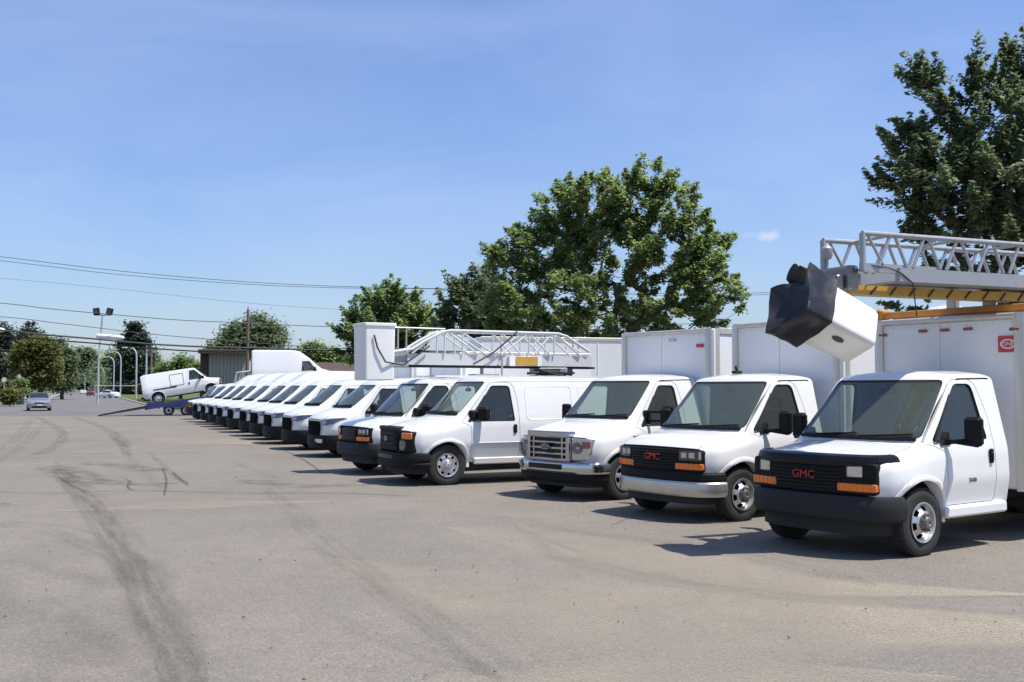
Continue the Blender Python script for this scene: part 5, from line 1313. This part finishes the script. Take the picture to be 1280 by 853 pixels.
# ------------------------------------------------------------ cars on the road
def split_mesh(me, pred, m):
    """move the faces that satisfy pred into a mesh of their own"""
    bm = bmesh.new(); bm.from_mesh(me); bm.faces.ensure_lookup_table()
    fs = [f for f in bm.faces if pred(f.calc_center_median())]; idx = {f.index for f in fs}
    b2 = bm.copy(); b2.faces.ensure_lookup_table()
    bmesh.ops.delete(b2, geom=[f for f in b2.faces if f.index not in idx], context='FACES')
    bmesh.ops.delete(bm, geom=fs, context='FACES')
    bm.to_mesh(me); bm.free(); r = bpy.data.meshes.new('part'); b2.to_mesh(r); b2.free(); r.materials.append(m); smooth(r, 30); smooth(me, 30); return r
def make_car(label, loc, rz, paint, group):
    t = thing('car', label, 'car', loc, rz, group)
    tb = [(.92, .34, .55, .5, .66, .60, .65, .68, .55, .70), (.86, .26, .68, .5, .80, .64, .78, .74, .64, .77), (.62, .22, .80, .5, .88, .72, .85, .82, .72, .86),
          (-.42, .2, .84, .5, .91, .84, .87, .95, .78, 1.0), (-.50, .2, .84, .5, .91, .85, .87, .98, .77, 1.03), (-1.25, .2, .84, .5, .91, .90, .86, 1.40, .60, 1.45),
          (-2.2, .2, .84, .5, .91, .92, .86, 1.42, .60, 1.48), (-3.0, .22, .84, .5, .90, .92, .85, 1.05, .68, 1.08), (-3.5, .26, .80, .5, .86, .86, .82, .98, .68, 1.0), (-3.62, .36, .7, .5, .76, .8, .72, .9, .6, .92)]
    s = Spec(); s.table = tb; s.bow = (.16, -.3, -1.3); s.bowf = bow_fn(s); s.name = 'car'
    def mk():
        xs, cols = resample(tb, -3.62, .92, .09); me = loft(xs, cols, [paint])
        c = MB()
        for ax in (.10, -2.62):
            for sg in (1, -1): c.prism([(ax+.36*math.cos(a), .32+.36*math.sin(a)) for a in np.linspace(0, 2*math.pi, 25)[:-1]], 'y', sg*.5, sg*1.2)
        me = boolean(me, c.mesh('c', M_LINER), 'DIFFERENCE'); return me
    me = mk()
    ws = split_mesh(me, lambda c: -1.27 < c.x < -.50 and c.z > 1.0 and abs(c.y) < .70 and c.z > 1.03-(c.x+.5)*.5-.1*abs(c.y), M_GLASSF)
    rw = split_mesh(me, lambda c: -2.95 < c.x < -2.3 and abs(c.y) < .56 and c.z > 1.1, M_GLASSF)
    sw = split_mesh(me, lambda c: -2.75 < c.x < -.85 and .97 < c.z < 1.36 and c.y > .6, M_GLASSF)
    sx = split_mesh(me, lambda c: -2.75 < c.x < -.85 and .97 < c.z < 1.36 and c.y < -.6, M_GLASSF)
    for m in (me, ws, rw, sw, sx): bowed(s, m)
    for nme, m in (('body', me), ('windshield', ws), ('rear_window', rw), ('side_glass', sw), ('side_glass', sx)): ob(nme, m, t)
    for sg in (1, -1):
        h = ob('headlight', bowed(s, plate([(sg*y, z) for y, z in rpoly([(.42, .58), (.72, .60), (.74, .72), (.46, .68)], .03)], .80, .945, M_LAMP, .01)), t)
        ob('mirror', MB().box((-.75, sg*.98, .98), (.12, .2, .13), .04).mesh('m', paint), t)
        ob('tail_lamp', MB().box((-3.6, sg*.6, .78), (.08, .3, .12), .03).mesh('m', M_REDL), t)
    ob('grille', bowed(s, plate(rrect(-.33, .33, .58, .66, .03), .84, .95, M_GLOSSB, .008)), t)
    ob('air_intake', bowed(s, plate(rrect(-.55, .55, .27, .40, .04), .82, .945, M_GLOSSB, .01)), t)
    ob('licence_plate', bowed(s, plate(rrect(-.22, .22, .44, .53, .01), .9, .965, M_PLATE)), t)
    for x in (0.0, -2.62):
        for sg in (1, -1): wheel(t, 'plain', x, .88, sg)
    return t
GC = 'cars on the road'
g = at(49, 511, 84); car_rz = math.atan2(-.90, .436)
silver = make_car('silver sedan driving towards the lot on the road', (g.x, g.y, .006), car_rz, M_SILVER, GC)
def repaint(root, m):
    for ch in root.children_recursive:
        for sl in ch.material_slots:
            if sl.material == M_SILVER: sl.link = 'OBJECT'; sl.material = m
def car_copy(label, u, Y, rz, m):
    p = at(u, 490, Y); c = copy_tree(silver); c.location = (p.x, p.y, .01); c.rotation_euler = (0, 0, rz); c['label'] = label
    bpy.context.view_layer.update(); repaint(c, m); return c
rd = math.atan2(.923, -.384)
car_copy('small white car far down the road, driving away', 104, 300, rd, M_PAINT)
car_copy('dark car far away at the end of the road', 90, 430, car_rz, M_DARKCAR)
car_copy('white car parked beside the pipe barrier and street lamps', 127, 190, R(160), M_PAINT)
car_copy('pale silver car parked far off under the roadside trees', 74, 330, car_rz, M_SILVER)
car_copy('dark red car standing behind the white one near the lamps', 117, 240, R(100), M_REDCAR)

# ------------------------------------------------------------ lamps, poles, wires
def post_at(u, Y): p = at(u, 490, Y); return Vector((p.x, p.y, 0))
def hz(v, Y): return CAM_H+(485-v)/FPX*Y
fl = thing('floodlight_pole', 'tall slim pole carrying two dark floodlights above the road edge', 'floodlight pole', post_at(122.5, 118))
ht = hz(394, 118)
ob('pole', MB().tube([(0, 0, 0), (0, 0, ht*.5), (.35, 0, ht)], [.14, .11, .08], 10).mesh('pole', M_POLEG), fl)
ob('crossbar', MB().bar((-.6, 0, ht), (1.35, 0, ht), .10, .10).mesh('bar', M_BLACK), fl)
for x, tl in ((-.28, .25), (1.08, -.35)):
    h = ob('floodlight', MB().box((0, 0, .42), (.66, .45, .78), .06, Matrix.Translation((x, 0, ht)) @ Matrix.Rotation(-tl*.6, 4, 'Y')).mesh('f', M_BLACK), fl)
    ob('lens', MB().box((0, -.235, .44), (.52, .02, .6), .02, Matrix.Translation((x, 0, ht)) @ Matrix.Rotation(-tl*.6, 4, 'Y')).mesh('l', M_GLASSF), h)
f2 = thing('floodlight_pole', 'shorter pole with one round dark lamp behind the tilted van', 'floodlight pole', post_at(182.5, 120))
ht2 = hz(432, 120)
ob('pole', MB().tube([(0, 0, 0), (0, 0, ht2)], [.13, .09], 10).mesh('pole', M_POLEG), f2)
lh = ob('lamp_head', MB().lathe([(0, 0), (.05, .3), (.35, .42), (.6, .36), (.75, .1), (.76, 0)], 14, 'x', Matrix.Translation((-.1, 0, ht2+.25)) @ Matrix.Rotation(R(-25), 4, 'Y')).mesh('h', M_BLACK), f2)
ob('lamp_glass', MB().lathe([(.60, .3), (.68, .34), (.72, .0)], 14, 'x', Matrix.Translation((-.1, 0, ht2+.27)) @ Matrix.Rotation(R(-25), 4, 'Y')).mesh('g', M_GLASSF), lh)
def gooseneck(label, u, vtop, Y, reach):
    t = thing('street_lamp', label, 'street lamp', post_at(u, Y), 0, 'gooseneck street lamps along the road'); H = hz(vtop, Y)
    pts = [(0, 0, 0), (0, 0, H*.55), (0, 0, H*.82)]+[(-reach*.5*(1-math.cos(a))*1.0, 0, H*.82+H*.18*math.sin(a)) for a in np.linspace(.3, math.pi/2+.35, 8)]
    k = len(pts); ob('pole', MB().tube(pts, [.16-.09*i/k for i in range(k)], 8).mesh('pole', M_POLEG), t)
    e = Vector(pts[-1]); ob('lamp_head', MB().box(tuple(e+Vector((-.35, 0, -.02))), (.9, .32, .2), .08).mesh('h', M_POLEG), t)
gooseneck('gooseneck street lamp closest to the tilted van', 170, 434, 170, 2.4)
gooseneck('tall gooseneck street lamp second along from the tilted van', 150.5, 440, 212, 2.6)
gooseneck('gooseneck street lamp beside the floodlight pole, near the pipe barrier', 142, 446, 240, 3.0)
gooseneck('small gooseneck street lamp just past the floodlight pole', 129.5, 459, 320, 3.2)
gooseneck('farthest gooseneck street lamp, above the small white car', 106, 468, 430, 3.4)
pb = thing('pipe_barrier', 'horizontal pipe barrier near the parked white car', 'barrier', post_at(118, 112))
bL = 4.4
ob('rail', MB().tube([(0, 0, hz(482.5, 112)), (bL, .6, hz(482.5, 112))], .038, 8).mesh('r', M_POLEG), pb)
for x in (.05, bL-.1): ob('post', MB().tube([(x, x*.13, 0), (x, x*.13, hz(482.5, 112))], .038, 8).mesh('p', M_POLEG), pb)

up = thing('utility_pole', 'thin wooden utility pole rising beside the grey clad house', 'utility pole', post_at(309, 78)); hp_ = hz(387, 78)
ob('pole', MB().tube([(0, 0, 0), (0, 0, hp_)], [.15, .10], 10).mesh('p', M_WOOD), up)
ob('crossarm', MB().bar((-.5, -.6, hz(404, 78)), (.5, .6, hz(404, 78)), .09, .10).mesh('c', M_WOOD), up)
ob('insulator', MB().tube([(0, 0, hp_), (0, 0, hp_+.22)], .05, 8).mesh('i', M_GALV), up)
up2 = thing('utility_pole', 'grey utility pole beside the round dark lamp', 'utility pole', post_at(188.5, 130)); h2 = hz(430, 130)
ob('pole', MB().tube([(0, 0, 0), (0, 0, h2)], [.16, .11], 10).mesh('p', M_WOOD), up2)
ob('crossarm', MB().bar((-.8, 0, h2-.5), (.8, 0, h2-.5), .1, .1).mesh('c', M_WOOD), up2)
def wire(label, px, Y, r):
    P_ = [at(u, v, Y+(u-300)*.012) for u, v in px]; pts = []
    for i in range(len(P_)-1):
        p0, p1, p2, p3 = P_[max(0, i-1)], P_[i], P_[i+1], P_[min(len(P_)-1, i+2)]
        for k in range(8):
            t = k/8; pts.append(.5*((2*p1)+(p2-p0)*t+(2*p0-5*p1+4*p2-p3)*t*t+(3*p1-p0-3*p2+p3)*t**3))
    pts.append(P_[-1]); mb = MB(); mb.tube(pts, r, 5)
    return tag(ob('overhead_wire', mb.mesh('wire', M_WIRE)), label, 'wire', 'overhead wires')
wire('upper strand of the topmost pair of overhead wires', [(-260, 290), (0, 321), (150, 339), (300, 352), (420, 358), (545, 361), (760, 366), (960, 366), (1300, 350)], 78, .022)
wire('lower strand of the topmost pair of overhead wires', [(-260, 298), (0, 326), (150, 343.5), (300, 355), (420, 360), (545, 361.5), (760, 368), (960, 368.5), (1300, 354)], 78.6, .020)
wire('single dark wire crossing below the twin floodlights', [(-260, 355), (0, 379), (60, 386), (125, 392), (220, 400), (309, 404), (430, 409), (620, 411), (900, 404)], 77.5, .026)
wire('thin wire running just above the thick black cables', [(-260, 375), (0, 396), (70, 404), (130, 411), (190, 418), (309, 428), (430, 436), (620, 440)], 77.2, .024)
wire('upper one of the two thick black overhead cables', [(-260, 394), (0, 413), (60, 419), (120, 424), (185, 430), (260, 434), (309, 435), (430, 438.5), (620, 441)], 77.8, .065)
wire('lower one of the two thick black overhead cables', [(-260, 404), (0, 420), (60, 425), (120, 429.5), (185, 435.5), (260, 440), (309, 440), (430, 442), (620, 445)], 77.9, .05)
wire('faint high wire between the two wire groups', [(-260, 330), (0, 348), (150, 362), (300, 378), (430, 387), (620, 391)], 79, .010)
for u, v, du, lb in ((139, 421.5, 17, 'white capsule case hanging on the thick cable beside the floodlight pole'), (-6, 412, 13, 'white capsule case on the thick cable at the photo edge')):
    a = at(u-du, v-1.2, 77.2); b = at(u+du, v+1.2, 77.2); L_ = (b-a)
    rot = Vector((1, 0, 0)).rotation_difference(L_.normalized()).to_matrix().to_4x4()
    t = thing('cable_case', lb, 'cable case', (a+b)/2, 0, 'white cases on the overhead cable'); hl = L_.length/2
    ob('case', MB().lathe([(-hl, 0), (-hl+.03, .10), (-hl+.12, .17), (-hl+.3, .19), (hl-.3, .17), (hl-.1, .11), (hl, 0)], 14, 'x', rot).mesh('case', M_FIBRE), t)
    ob('end_cap', MB().lathe([(-hl-.05, 0), (-hl-.05, .15), (-hl+.12, .22), (-hl+.2, .19)], 12, 'x', rot).mesh('cap', M_FIBRE), t)

# ------------------------------------------------------------ houses behind
hs = thing('house', 'low house with grey vertical cladding and dark brown roof behind the car carrier', 'house', at(283, 470, 98).xy.to_3d(), R(14))
px = 98/FPX
ob('wall', MB().box((.2, 2.5, 2.55), (3.6, 5, 5.1), 0).mesh('w', M_BRICK), hs)
rfz = hz(437, 96)
hr = ob('roof', MB().box((-.25, 2.2, 5.28), (4.6, 6.4, .34), .04).mesh('r', M_ROOFB), hs)
ob('fascia', MB().box((-.25, -1.02, 5.15), (4.62, .04, .2), .01).mesh('f', M_ROOFB), hr)
for k in range(11): ob('cladding_board', MB().box((-1.45+k*.33, -.02, 2.6), (.28, .05, 4.9), .01).mesh('b', M_BRICK), hs)
ob('shaded_side', MB().box((-2.0, 2.6, 2.5), (.8, 4.6, 5.0), 0).mesh('w', M_ROOFB), hs)  # shaded end of the house, its shade put in with dark brown
h2_ = thing('house', 'low house with long brown roof showing between the high-roof van and bucket', 'house', at(432, 470, 100).xy.to_3d(), R(8))
ob('wall', MB().box((0, 2.5, 1.6), (7.2, 5, 3.2), 0).mesh('w', mat('beige_render', (.45, .42, .36), .85, noise=(2, .1, .05))), h2_)
r2 = ob('roof', MB().prism([(-.6, 3.2), (5.6, 3.2), (2.5, 4.35)], 'x', -4.1, 4.1).mesh('r', M_ROOFB), h2_)
for k in range(3): w_ = ob('window', MB().box((-2.4+k*2.3, -.01, 1.9), (1.1, .06, 1.0), .01).mesh('w', M_GLASSF), h2_)

# signs on the left verge
for u, v, Y, w, lb in ((5, 475, 108, .5, 'small white round sign on a thin post by the left verge'), (24, 472, 120, .42, 'narrow pale sign on a post among the roadside bushes')):
    t = thing('road_sign', lb, 'sign', post_at(u, Y)); H = hz(v, Y)
    ob('post', MB().tube([(0, 0, 0), (0, 0, H)], .035, 6).mesh('p', M_POLEG), t)
    ob('panel', MB().prism([(w*.5*math.cos(a), H+w*(.5 if u < 10 else .9)*math.sin(a)) for a in np.linspace(0, 2*math.pi, 13)[:-1]], 'y', -.06, -.04).mesh('s', M_WHITE), t)
wb = thing('waste_bin', 'dark green wheeled bin standing on the left verge', 'bin', post_at(25.5, 112))
ob('body', MB().box((0, 0, .55), (.62, .62, .95), .05).mesh('b', mat('dark_green_plastic', (.02, .05, .035), .5)), wb)
ob('lid', MB().box((0, -.02, 1.06), (.68, .7, .09), .03).mesh('l', M_BLACK), wb)

# ------------------------------------------------------------ trees
def tree(name, label, cat, base, blobs, ncl, per, leaf, lm, trunk_r, seed, group=None, droop=0.0, aspect=1.7, shell=.55, flat=.75, clr=.6, conifer=False, spray=0.0):
    rg = np.random.default_rng(seed); rn = random.Random(seed)
    t = thing(name, label, cat, base, 0, group); base = Vector(base)
    vol = np.array([b[3]*b[4]*b[5] for b in blobs])**.75; pick = rg.choice(len(blobs), ncl, p=vol/vol.sum())
    dirs = rg.normal(size=(ncl, 3)); dirs /= np.linalg.norm(dirs, axis=1)[:, None]
    rad = rg.random(ncl)**(1/3*(1-shell)+.05)
    B = np.array(blobs); cc = B[pick, :3]+dirs*rad[:, None]*B[pick, 3:6]-np.array(base)
    cc[:, 2] = np.maximum(cc[:, 2], .4)
    # limbs: every clump hangs on the nearest wood that is closer to the trunk
    top = cc[:, 2].max(); nodes = [np.array([0, 0, 0.])]; par = [-1]; nt_ = 9; leanx = rg.normal()*.02*top
    th = top*.9 if conifer else top*.55
    for k in range(1, nt_+1): nodes.append(np.array([leanx*(k/nt_)**2+rg.normal()*.015*th, rg.normal()*.015*th, th*k/nt_])); par.append(k-1)
    order = np.argsort(np.linalg.norm(cc-np.array([0, 0, th*.55]), axis=1)); tipids = []
    for i in order:
        c_ = cc[i]; A = np.array(nodes); d = np.linalg.norm(A-c_, axis=1)
        d = d+np.where(A[:, 2] > c_[2]+.3, 1.5, 0)+np.where(A[:, 2] < th*.28, 3.0, 0)
        j = int(np.argmin(d)); p = A[j]; mid = (p+c_)/2+rg.normal(size=3)*.06*d[j]-np.array([0, 0, .04*d[j]])
        nodes.append(mid); par.append(j); nodes.append(c_); par.append(len(nodes)-2); tipids.append(len(nodes)-1)
    cnt = np.zeros(len(nodes)); cnt[tipids] = 1
    for i in range(len(nodes)-1, 0, -1): cnt[par[i]] += cnt[i]
    rads = trunk_r*np.sqrt(np.maximum(cnt, .6)/cnt[0])
    rads[:nt_+1] = np.maximum(rads[:nt_+1], trunk_r*np.linspace(1, .35, nt_+1))
    V = []; F = []
    for i in range(1, len(nodes)):
        a, b = nodes[par[i]], nodes[i]; ra, rb = min(rads[par[i]], rads[i]*1.35), rads[i]
        ax = b-a; L = np.linalg.norm(ax)
        if L < 1e-4: continue
        ax /= L; u = np.cross(ax, [0, 0, 1.]) if abs(ax[2]) < .9 else np.cross(ax, [1., 0, 0]); u /= np.linalg.norm(u); w = np.cross(ax, u)
        n = 8 if rb > trunk_r*.25 else 5; o = len(V)
        for p, r in ((a, ra), (b, rb)):
            for k in range(n): V.append(p+(u*math.cos(2*math.pi*k/n)+w*math.sin(2*math.pi*k/n))*r)
        for k in range(n): F.append((o+k, o+(k+1) % n, o+n+(k+1) % n, o+n+k))
    me = bpy.data.meshes.new('trunk'); me.from_pydata([tuple(v) for v in V], [], F); me.materials.append(M_TRUNK); me.polygons.foreach_set('use_smooth', [True]*len(me.polygons))
    ob('trunk', me, t)
    # leaves
    N = ncl*per; csz = clr*rg.uniform(.6, 1.35, ncl)
    off = rg.normal(size=(N, 3))*.5; off[:, 2] *= flat
    ci = np.repeat(np.arange(ncl), per); pos = cc[ci]+off*csz[ci][:, None]
    outw = cc[ci]-np.array([0, 0, th*.6]); outw /= np.linalg.norm(outw, axis=1)[:, None]+1e-6
    if spray:     # clumps drawn out along their twig
        along = np.minimum(np.abs(rg.normal(size=N)), 1.9)*csz[ci]*spray; tw = outw+np.array([0, 0, .12])+rg.normal(size=(ncl, 3))[ci]*.5; tw /= np.linalg.norm(tw, axis=1)[:, None]
        pos = cc[ci]+off*csz[ci][:, None]*np.clip(1-along/(csz[ci]*spray*2.6), .15, 1)[:, None]*.62+tw*along[:, None]
    nrm = rg.normal(size=(N, 3))*.6+np.array([0, 0, 1.0])+outw*.45; nrm /= np.linalg.norm(nrm, axis=1)[:, None]
    ax = rg.normal(size=(N, 3))+outw*.8-np.array([0, 0, droop]); ax -= nrm*(ax*nrm).sum(1)[:, None]; ax /= np.linalg.norm(ax, axis=1)[:, None]+1e-9
    sd_ = np.cross(nrm, ax); sz = leaf*rg.uniform(.6, 1.3, N)[:, None]
    P4 = np.empty((N, 4, 3)); P4[:, 0] = pos-ax*sz*.5*aspect**.5; P4[:, 2] = pos+ax*sz*.5*aspect**.5
    P4[:, 1] = pos+sd_*sz*.5/aspect**.5+nrm*sz*.06+ax*sz*.08; P4[:, 3] = pos-sd_*sz*.5/aspect**.5+nrm*sz*.06+ax*sz*.08
    me = bpy.data.meshes.new('crown'); me.vertices.add(N*4); me.vertices.foreach_set('co', P4.ravel()); me.loops.add(N*4); me.loops.foreach_set('vertex_index', np.arange(N*4, dtype=np.int32))
    me.polygons.add(N); me.polygons.foreach_set('loop_start', np.arange(0, N*4, 4, dtype=np.int32)); me.update(calc_edges=True); me.materials.append(lm)
    ob('crown', me, t); return t
def pb_(D, *bl):
    """crown masses given as (u, v, ru, rv) in the photograph, stood at depth D"""
    out = []
    for k, (u, v, ru, rv) in enumerate(bl):
        p = at(u, v, D); r = ru*D/FPX; dz = ((k*37) % 11-5)/5*r*.35
        out.append((p.x*(1+dz/D), p.y+dz, p.z, r, r*.9, rv*D/FPX))
    return out
def base_at(u, D): p = at(u, 490, D); return (p.x, p.y, 0)
D = 54
tree('leafy_tree', 'big broad green tree standing above the box trucks', 'tree', base_at(775, D), pb_(D, (812, 228, 30, 20), (840, 262, 40, 34), (790, 262, 40, 38), (742, 250, 48, 30), (700, 268, 34, 36), (690, 312, 52, 44), (650, 325, 34, 34), (624, 340, 22, 34), (760, 318, 70, 56), (845, 320, 56, 50), (880, 310, 30, 44), (886, 368, 36, 46), (905, 385, 22, 20), (830, 392, 60, 42), (690, 378, 66, 50), (640, 392, 40, 34), (760, 400, 60, 26)), 740, 180, .165, M_LEAF, .27, 11, clr=.64, shell=.5, spray=.5)
D = 36
tree('leafy_tree', 'tall dark leafy tree towering behind the boom of the nearest truck', 'tree', base_at(1262, D), pb_(D, (1154, 106, 12, 22), (1166, 128, 26, 40), (1178, 108, 12, 20), (1242, 92, 30, 20), (1290, 82, 38, 30), (1175, 180, 60, 40), (1250, 160, 60, 60), (1140, 180, 26, 26), (1320, 150, 70, 70), (1160, 232, 55, 34), (1118, 236, 24, 10), (1225, 240, 70, 50), (1300, 250, 80, 70), (1170, 278, 42, 24), (1150, 300, 20, 16), (1240, 310, 80, 44), (1330, 330, 70, 50), (1190, 340, 50, 20), (1145, 380, 24, 10)), 560, 135, .165, M_LEAFD, .28, 5, droop=.5, aspect=2.4, clr=.42, shell=.6, spray=1.15)
D = 72
tree('leafy_tree', 'dusky green tree tucked against the big tree on the side of the bucket', 'tree', base_at(592, D), pb_(D, (590, 372, 26, 24), (572, 392, 26, 28), (612, 370, 24, 28), (606, 404, 36, 26), (560, 405, 14, 20), (640, 410, 40, 20)), 190, 140, .22, M_LEAFD, .3, 21, clr=.7, spray=.8)
tree('leafy_tree', 'rounded green tree right behind the tall white bucket', 'tree', base_at(482, 80), pb_(80, (482, 380, 26, 18), (458, 394, 24, 20), (508, 392, 26, 18), (440, 412, 14, 18), (480, 412, 48, 24), (520, 412, 24, 22), (470, 440, 44, 20)), 210, 150, .23, M_LEAF, .32, 31, clr=.75, spray=.8)
tree('leafy_tree', 'dark round tree rising behind the house with grey cladding', 'tree', base_at(322, 112), pb_(112, (322, 412, 20, 14), (336, 420, 14, 14), (300, 422, 20, 14), (320, 432, 30, 12), (288, 438, 22, 8), (275, 446, 14, 8)), 150, 130, .34, M_LEAFD, .35, 41, clr=1.1)
tree('leafy_tree', 'small green tree low between the high-roof van and the bucket', 'tree', base_at(396, 135), pb_(135, (392, 440, 14, 7), (408, 446, 12, 7), (420, 450, 12, 8)), 60, 110, .40, M_LEAF, .3, 51, clr=1.1)
tree('leafy_tree', 'small pale tree seen over the roof of the tilted van', 'tree', base_at(226, 160), pb_(160, (229, 455, 9, 8), (216, 460, 10, 7), (205, 464, 8, 6), (240, 462, 10, 6)), 60, 100, .42, M_LEAF, .3, 61, clr=1.1)
tree('conifer_tree', 'tall dark spruce behind the gooseneck street lamps', 'tree', base_at(170, 290), pb_(290, (168, 410, 4, 6), (168, 421, 9, 8), (168, 433, 13, 9), (168, 446, 17, 10), (168, 460, 20, 11), (168, 474, 22, 10), (168, 484, 21, 8)), 240, 140, .75, M_NEEDLE, .5, 71, droop=.8, flat=.45, conifer=True, clr=2.4)
tree('conifer_tree', 'dark spruce with a pointed top at the photo edge', 'tree', base_at(4, 165), pb_(165, (3, 410, 4, 6), (3, 422, 9, 9), (2, 438, 14, 11), (2, 456, 19, 13), (2, 475, 20, 12)), 160, 120, .45, M_NEEDLE, .3, 72, droop=.8, flat=.45, conifer=True, clr=1.4)
tree('conifer_tree', 'dark spruce peeping over the yellow-green tree', 'tree', base_at(35, 172), pb_(172, (35, 408, 3, 5), (35, 418, 7, 8), (35, 432, 11, 10), (35, 450, 16, 12), (34, 470, 18, 12)), 150, 120, .45, M_NEEDLE, .3, 73, droop=.8, flat=.45, conifer=True, clr=1.4)
tree('leafy_tree', 'yellow-green tree on the verge beside the road', 'tree', base_at(50, 140), pb_(140, (48, 434, 18, 12), (60, 446, 14, 14), (34, 448, 16, 14), (50, 458, 22, 14), (40, 472, 24, 10), (62, 470, 12, 12)), 170, 150, .34, M_LEAFY, .35, 81, clr=1.1)
tree('leafy_tree', 'dark narrow tree closing the group beside the road', 'tree', base_at(78, 165), pb_(165, (74, 440, 10, 12), (80, 455, 9, 16), (76, 474, 12, 12), (85, 474, 5, 10)), 110, 130, .40, M_LEAFD, .3, 82, clr=1.2)
tree('leafy_tree', 'blue-green tree group far down the road', 'tree', base_at(104, 500), pb_(500, (104, 446, 11, 9), (98, 458, 11, 12), (113, 460, 9, 12), (106, 474, 15, 12)), 130, 120, 1.1, M_LEAFD, .7, 83, clr=3.4)
tree('leafy_tree', 'rounded tree far behind the small gooseneck lamps', 'tree', base_at(140, 470), pb_(470, (138, 448, 12, 10), (148, 458, 11, 12), (130, 464, 12, 12), (142, 474, 16, 10)), 130, 120, 1.0, M_LEAF, .7, 84, clr=3.2)
tree('leafy_tree', 'dark leafy tree filling in behind the spruce and the lamp poles', 'tree', base_at(186, 340), pb_(340, (186, 455, 9, 12), (192, 470, 12, 12), (152, 474, 10, 10)), 90, 120, .8, M_LEAFD, .5, 85, clr=2.4)
# shrubs on the left verge
for i, (u, v, ru, rv, Y, lb) in enumerate(((4, 486, 12, 9, 112, 'low leafy shrub at the photo edge on the left verge'), (24, 484, 10, 10, 118, 'rounded shrub behind the dark bin on the verge'), (13, 495, 9, 6, 104, 'low yellowish shrub at the edge of the lot'))):
    tree('shrub', lb, 'shrub', base_at(u, Y), pb_(Y, (u, v, ru, rv), (u-5, v+4, ru*.7, rv*.6)), 40, 110, .22, M_LEAFY if i != 1 else M_LEAF, .06, 90+i, clr=.5)
# dry leaves, chips and grit lying about the lot
def litter():
    rg = np.random.default_rng(44); mb = MB()
    for k in range(420):
        Y = 4+rg.random()**1.6*34; X = rg.uniform(-.55, .62)*Y; r = rg.uniform(.004, .014); a0 = rg.uniform(0, 6.28)
        vs = [(X+r*math.cos(a0+i*1.57)*(1.5 if i % 2 else .7), Y+r*math.sin(a0+i*1.57)*(1.5 if i % 2 else .7), .012+rg.uniform(0, .012)) for i in range(4)]
        mb.verts(vs+[(X, Y, .024+r*.4)], [(0, 1, 4), (1, 2, 4), (2, 3, 4), (3, 0, 4)])
    tag(ob('litter', mb.mesh('litter', mat('dry_leaf', (.10, .075, .05), .9, noise=(2, .5, .05)))), 'dry leaf bits and grit scattered over the asphalt', 'litter', None, 'stuff')
litter()
# far wood along the horizon: one mass
def far_wood():
    rg = np.random.default_rng(3); pts = []
    for u in np.arange(-120, 1700, 5.0):
        Y = 330+rg.uniform(-30, 60)
        if 88 < u < 112: continue
        h = 6+rg.uniform(0, 5)
        p = at(u, 485, Y); n = 120
        q = rg.normal(size=(n, 3))*np.array([1.6, 1.8, .26*h])+np.array([p.x, p.y, h*.5]); pts.append(q)
    P_ = np.concatenate(pts); P_[:, 2] = np.abs(P_[:, 2]); N = len(P_); a = rg.normal(size=(N, 3)); a /= np.linalg.norm(a, axis=1)[:, None]; b = np.cross(a, rg.normal(size=(N, 3))); b /= np.linalg.norm(b, axis=1)[:, None]
    s = .55; Q = np.stack([P_-a*s, P_-b*s*.6, P_+a*s, P_+b*s*.6], 1)
    me = bpy.data.meshes.new('far_wood'); me.vertices.add(N*4); me.vertices.foreach_set('co', Q.ravel()); me.loops.add(N*4); me.loops.foreach_set('vertex_index', np.arange(N*4, dtype=np.int32))
    me.polygons.add(N); me.polygons.foreach_set('loop_start', np.arange(0, N*4, 4, dtype=np.int32)); me.update(calc_edges=True); me.materials.append(M_LEAFD)
    tag(ob('far_woods', me), 'distant belt of green trees along the horizon', 'woods', None, 'stuff')
far_wood()
def grass(name, poly_fn, n, h, label):
    rg = np.random.default_rng(12); P_ = np.array([poly_fn(rg) for _ in range(n)]); N = len(P_); th = rg.uniform(0, 6.28, N)
    d = np.stack([np.cos(th), np.sin(th), np.zeros(N)], 1)*.05; hh = h*rg.uniform(.4, 1.2, N)
    tip = P_+np.stack([rg.normal(size=N)*.3*hh, rg.normal(size=N)*.3*hh, hh], 1); Q = np.stack([P_-d, P_+d, tip], 1)
    me = bpy.data.meshes.new(name); me.vertices.add(N*3); me.vertices.foreach_set('co', Q.ravel()); me.loops.add(N*3); me.loops.foreach_set('vertex_index', np.arange(N*3, dtype=np.int32))
    me.polygons.add(N); me.polygons.foreach_set('loop_start', np.arange(0, N*3, 3, dtype=np.int32)); me.update(calc_edges=True); me.materials.append(M_GRASSB)
    tag(ob(name, me), label, 'grass', None, 'stuff')
def gl_(rg):
    Y = rg.uniform(100, 150); p = roadpt(-11-rg.random()**1.5*14, Y); return (p[0], p[1], .03)
def gr_(rg):
    Y = rg.uniform(92, 140); p = roadpt(7.6+rg.random()**1.3*12, Y); return (p[0], p[1], .03)
grass('grass', gl_, 14000, .45, 'tufty grass on the verge beside the road')
grass('grass', gr_, 12000, .40, 'green grass strip behind the loading ramp')
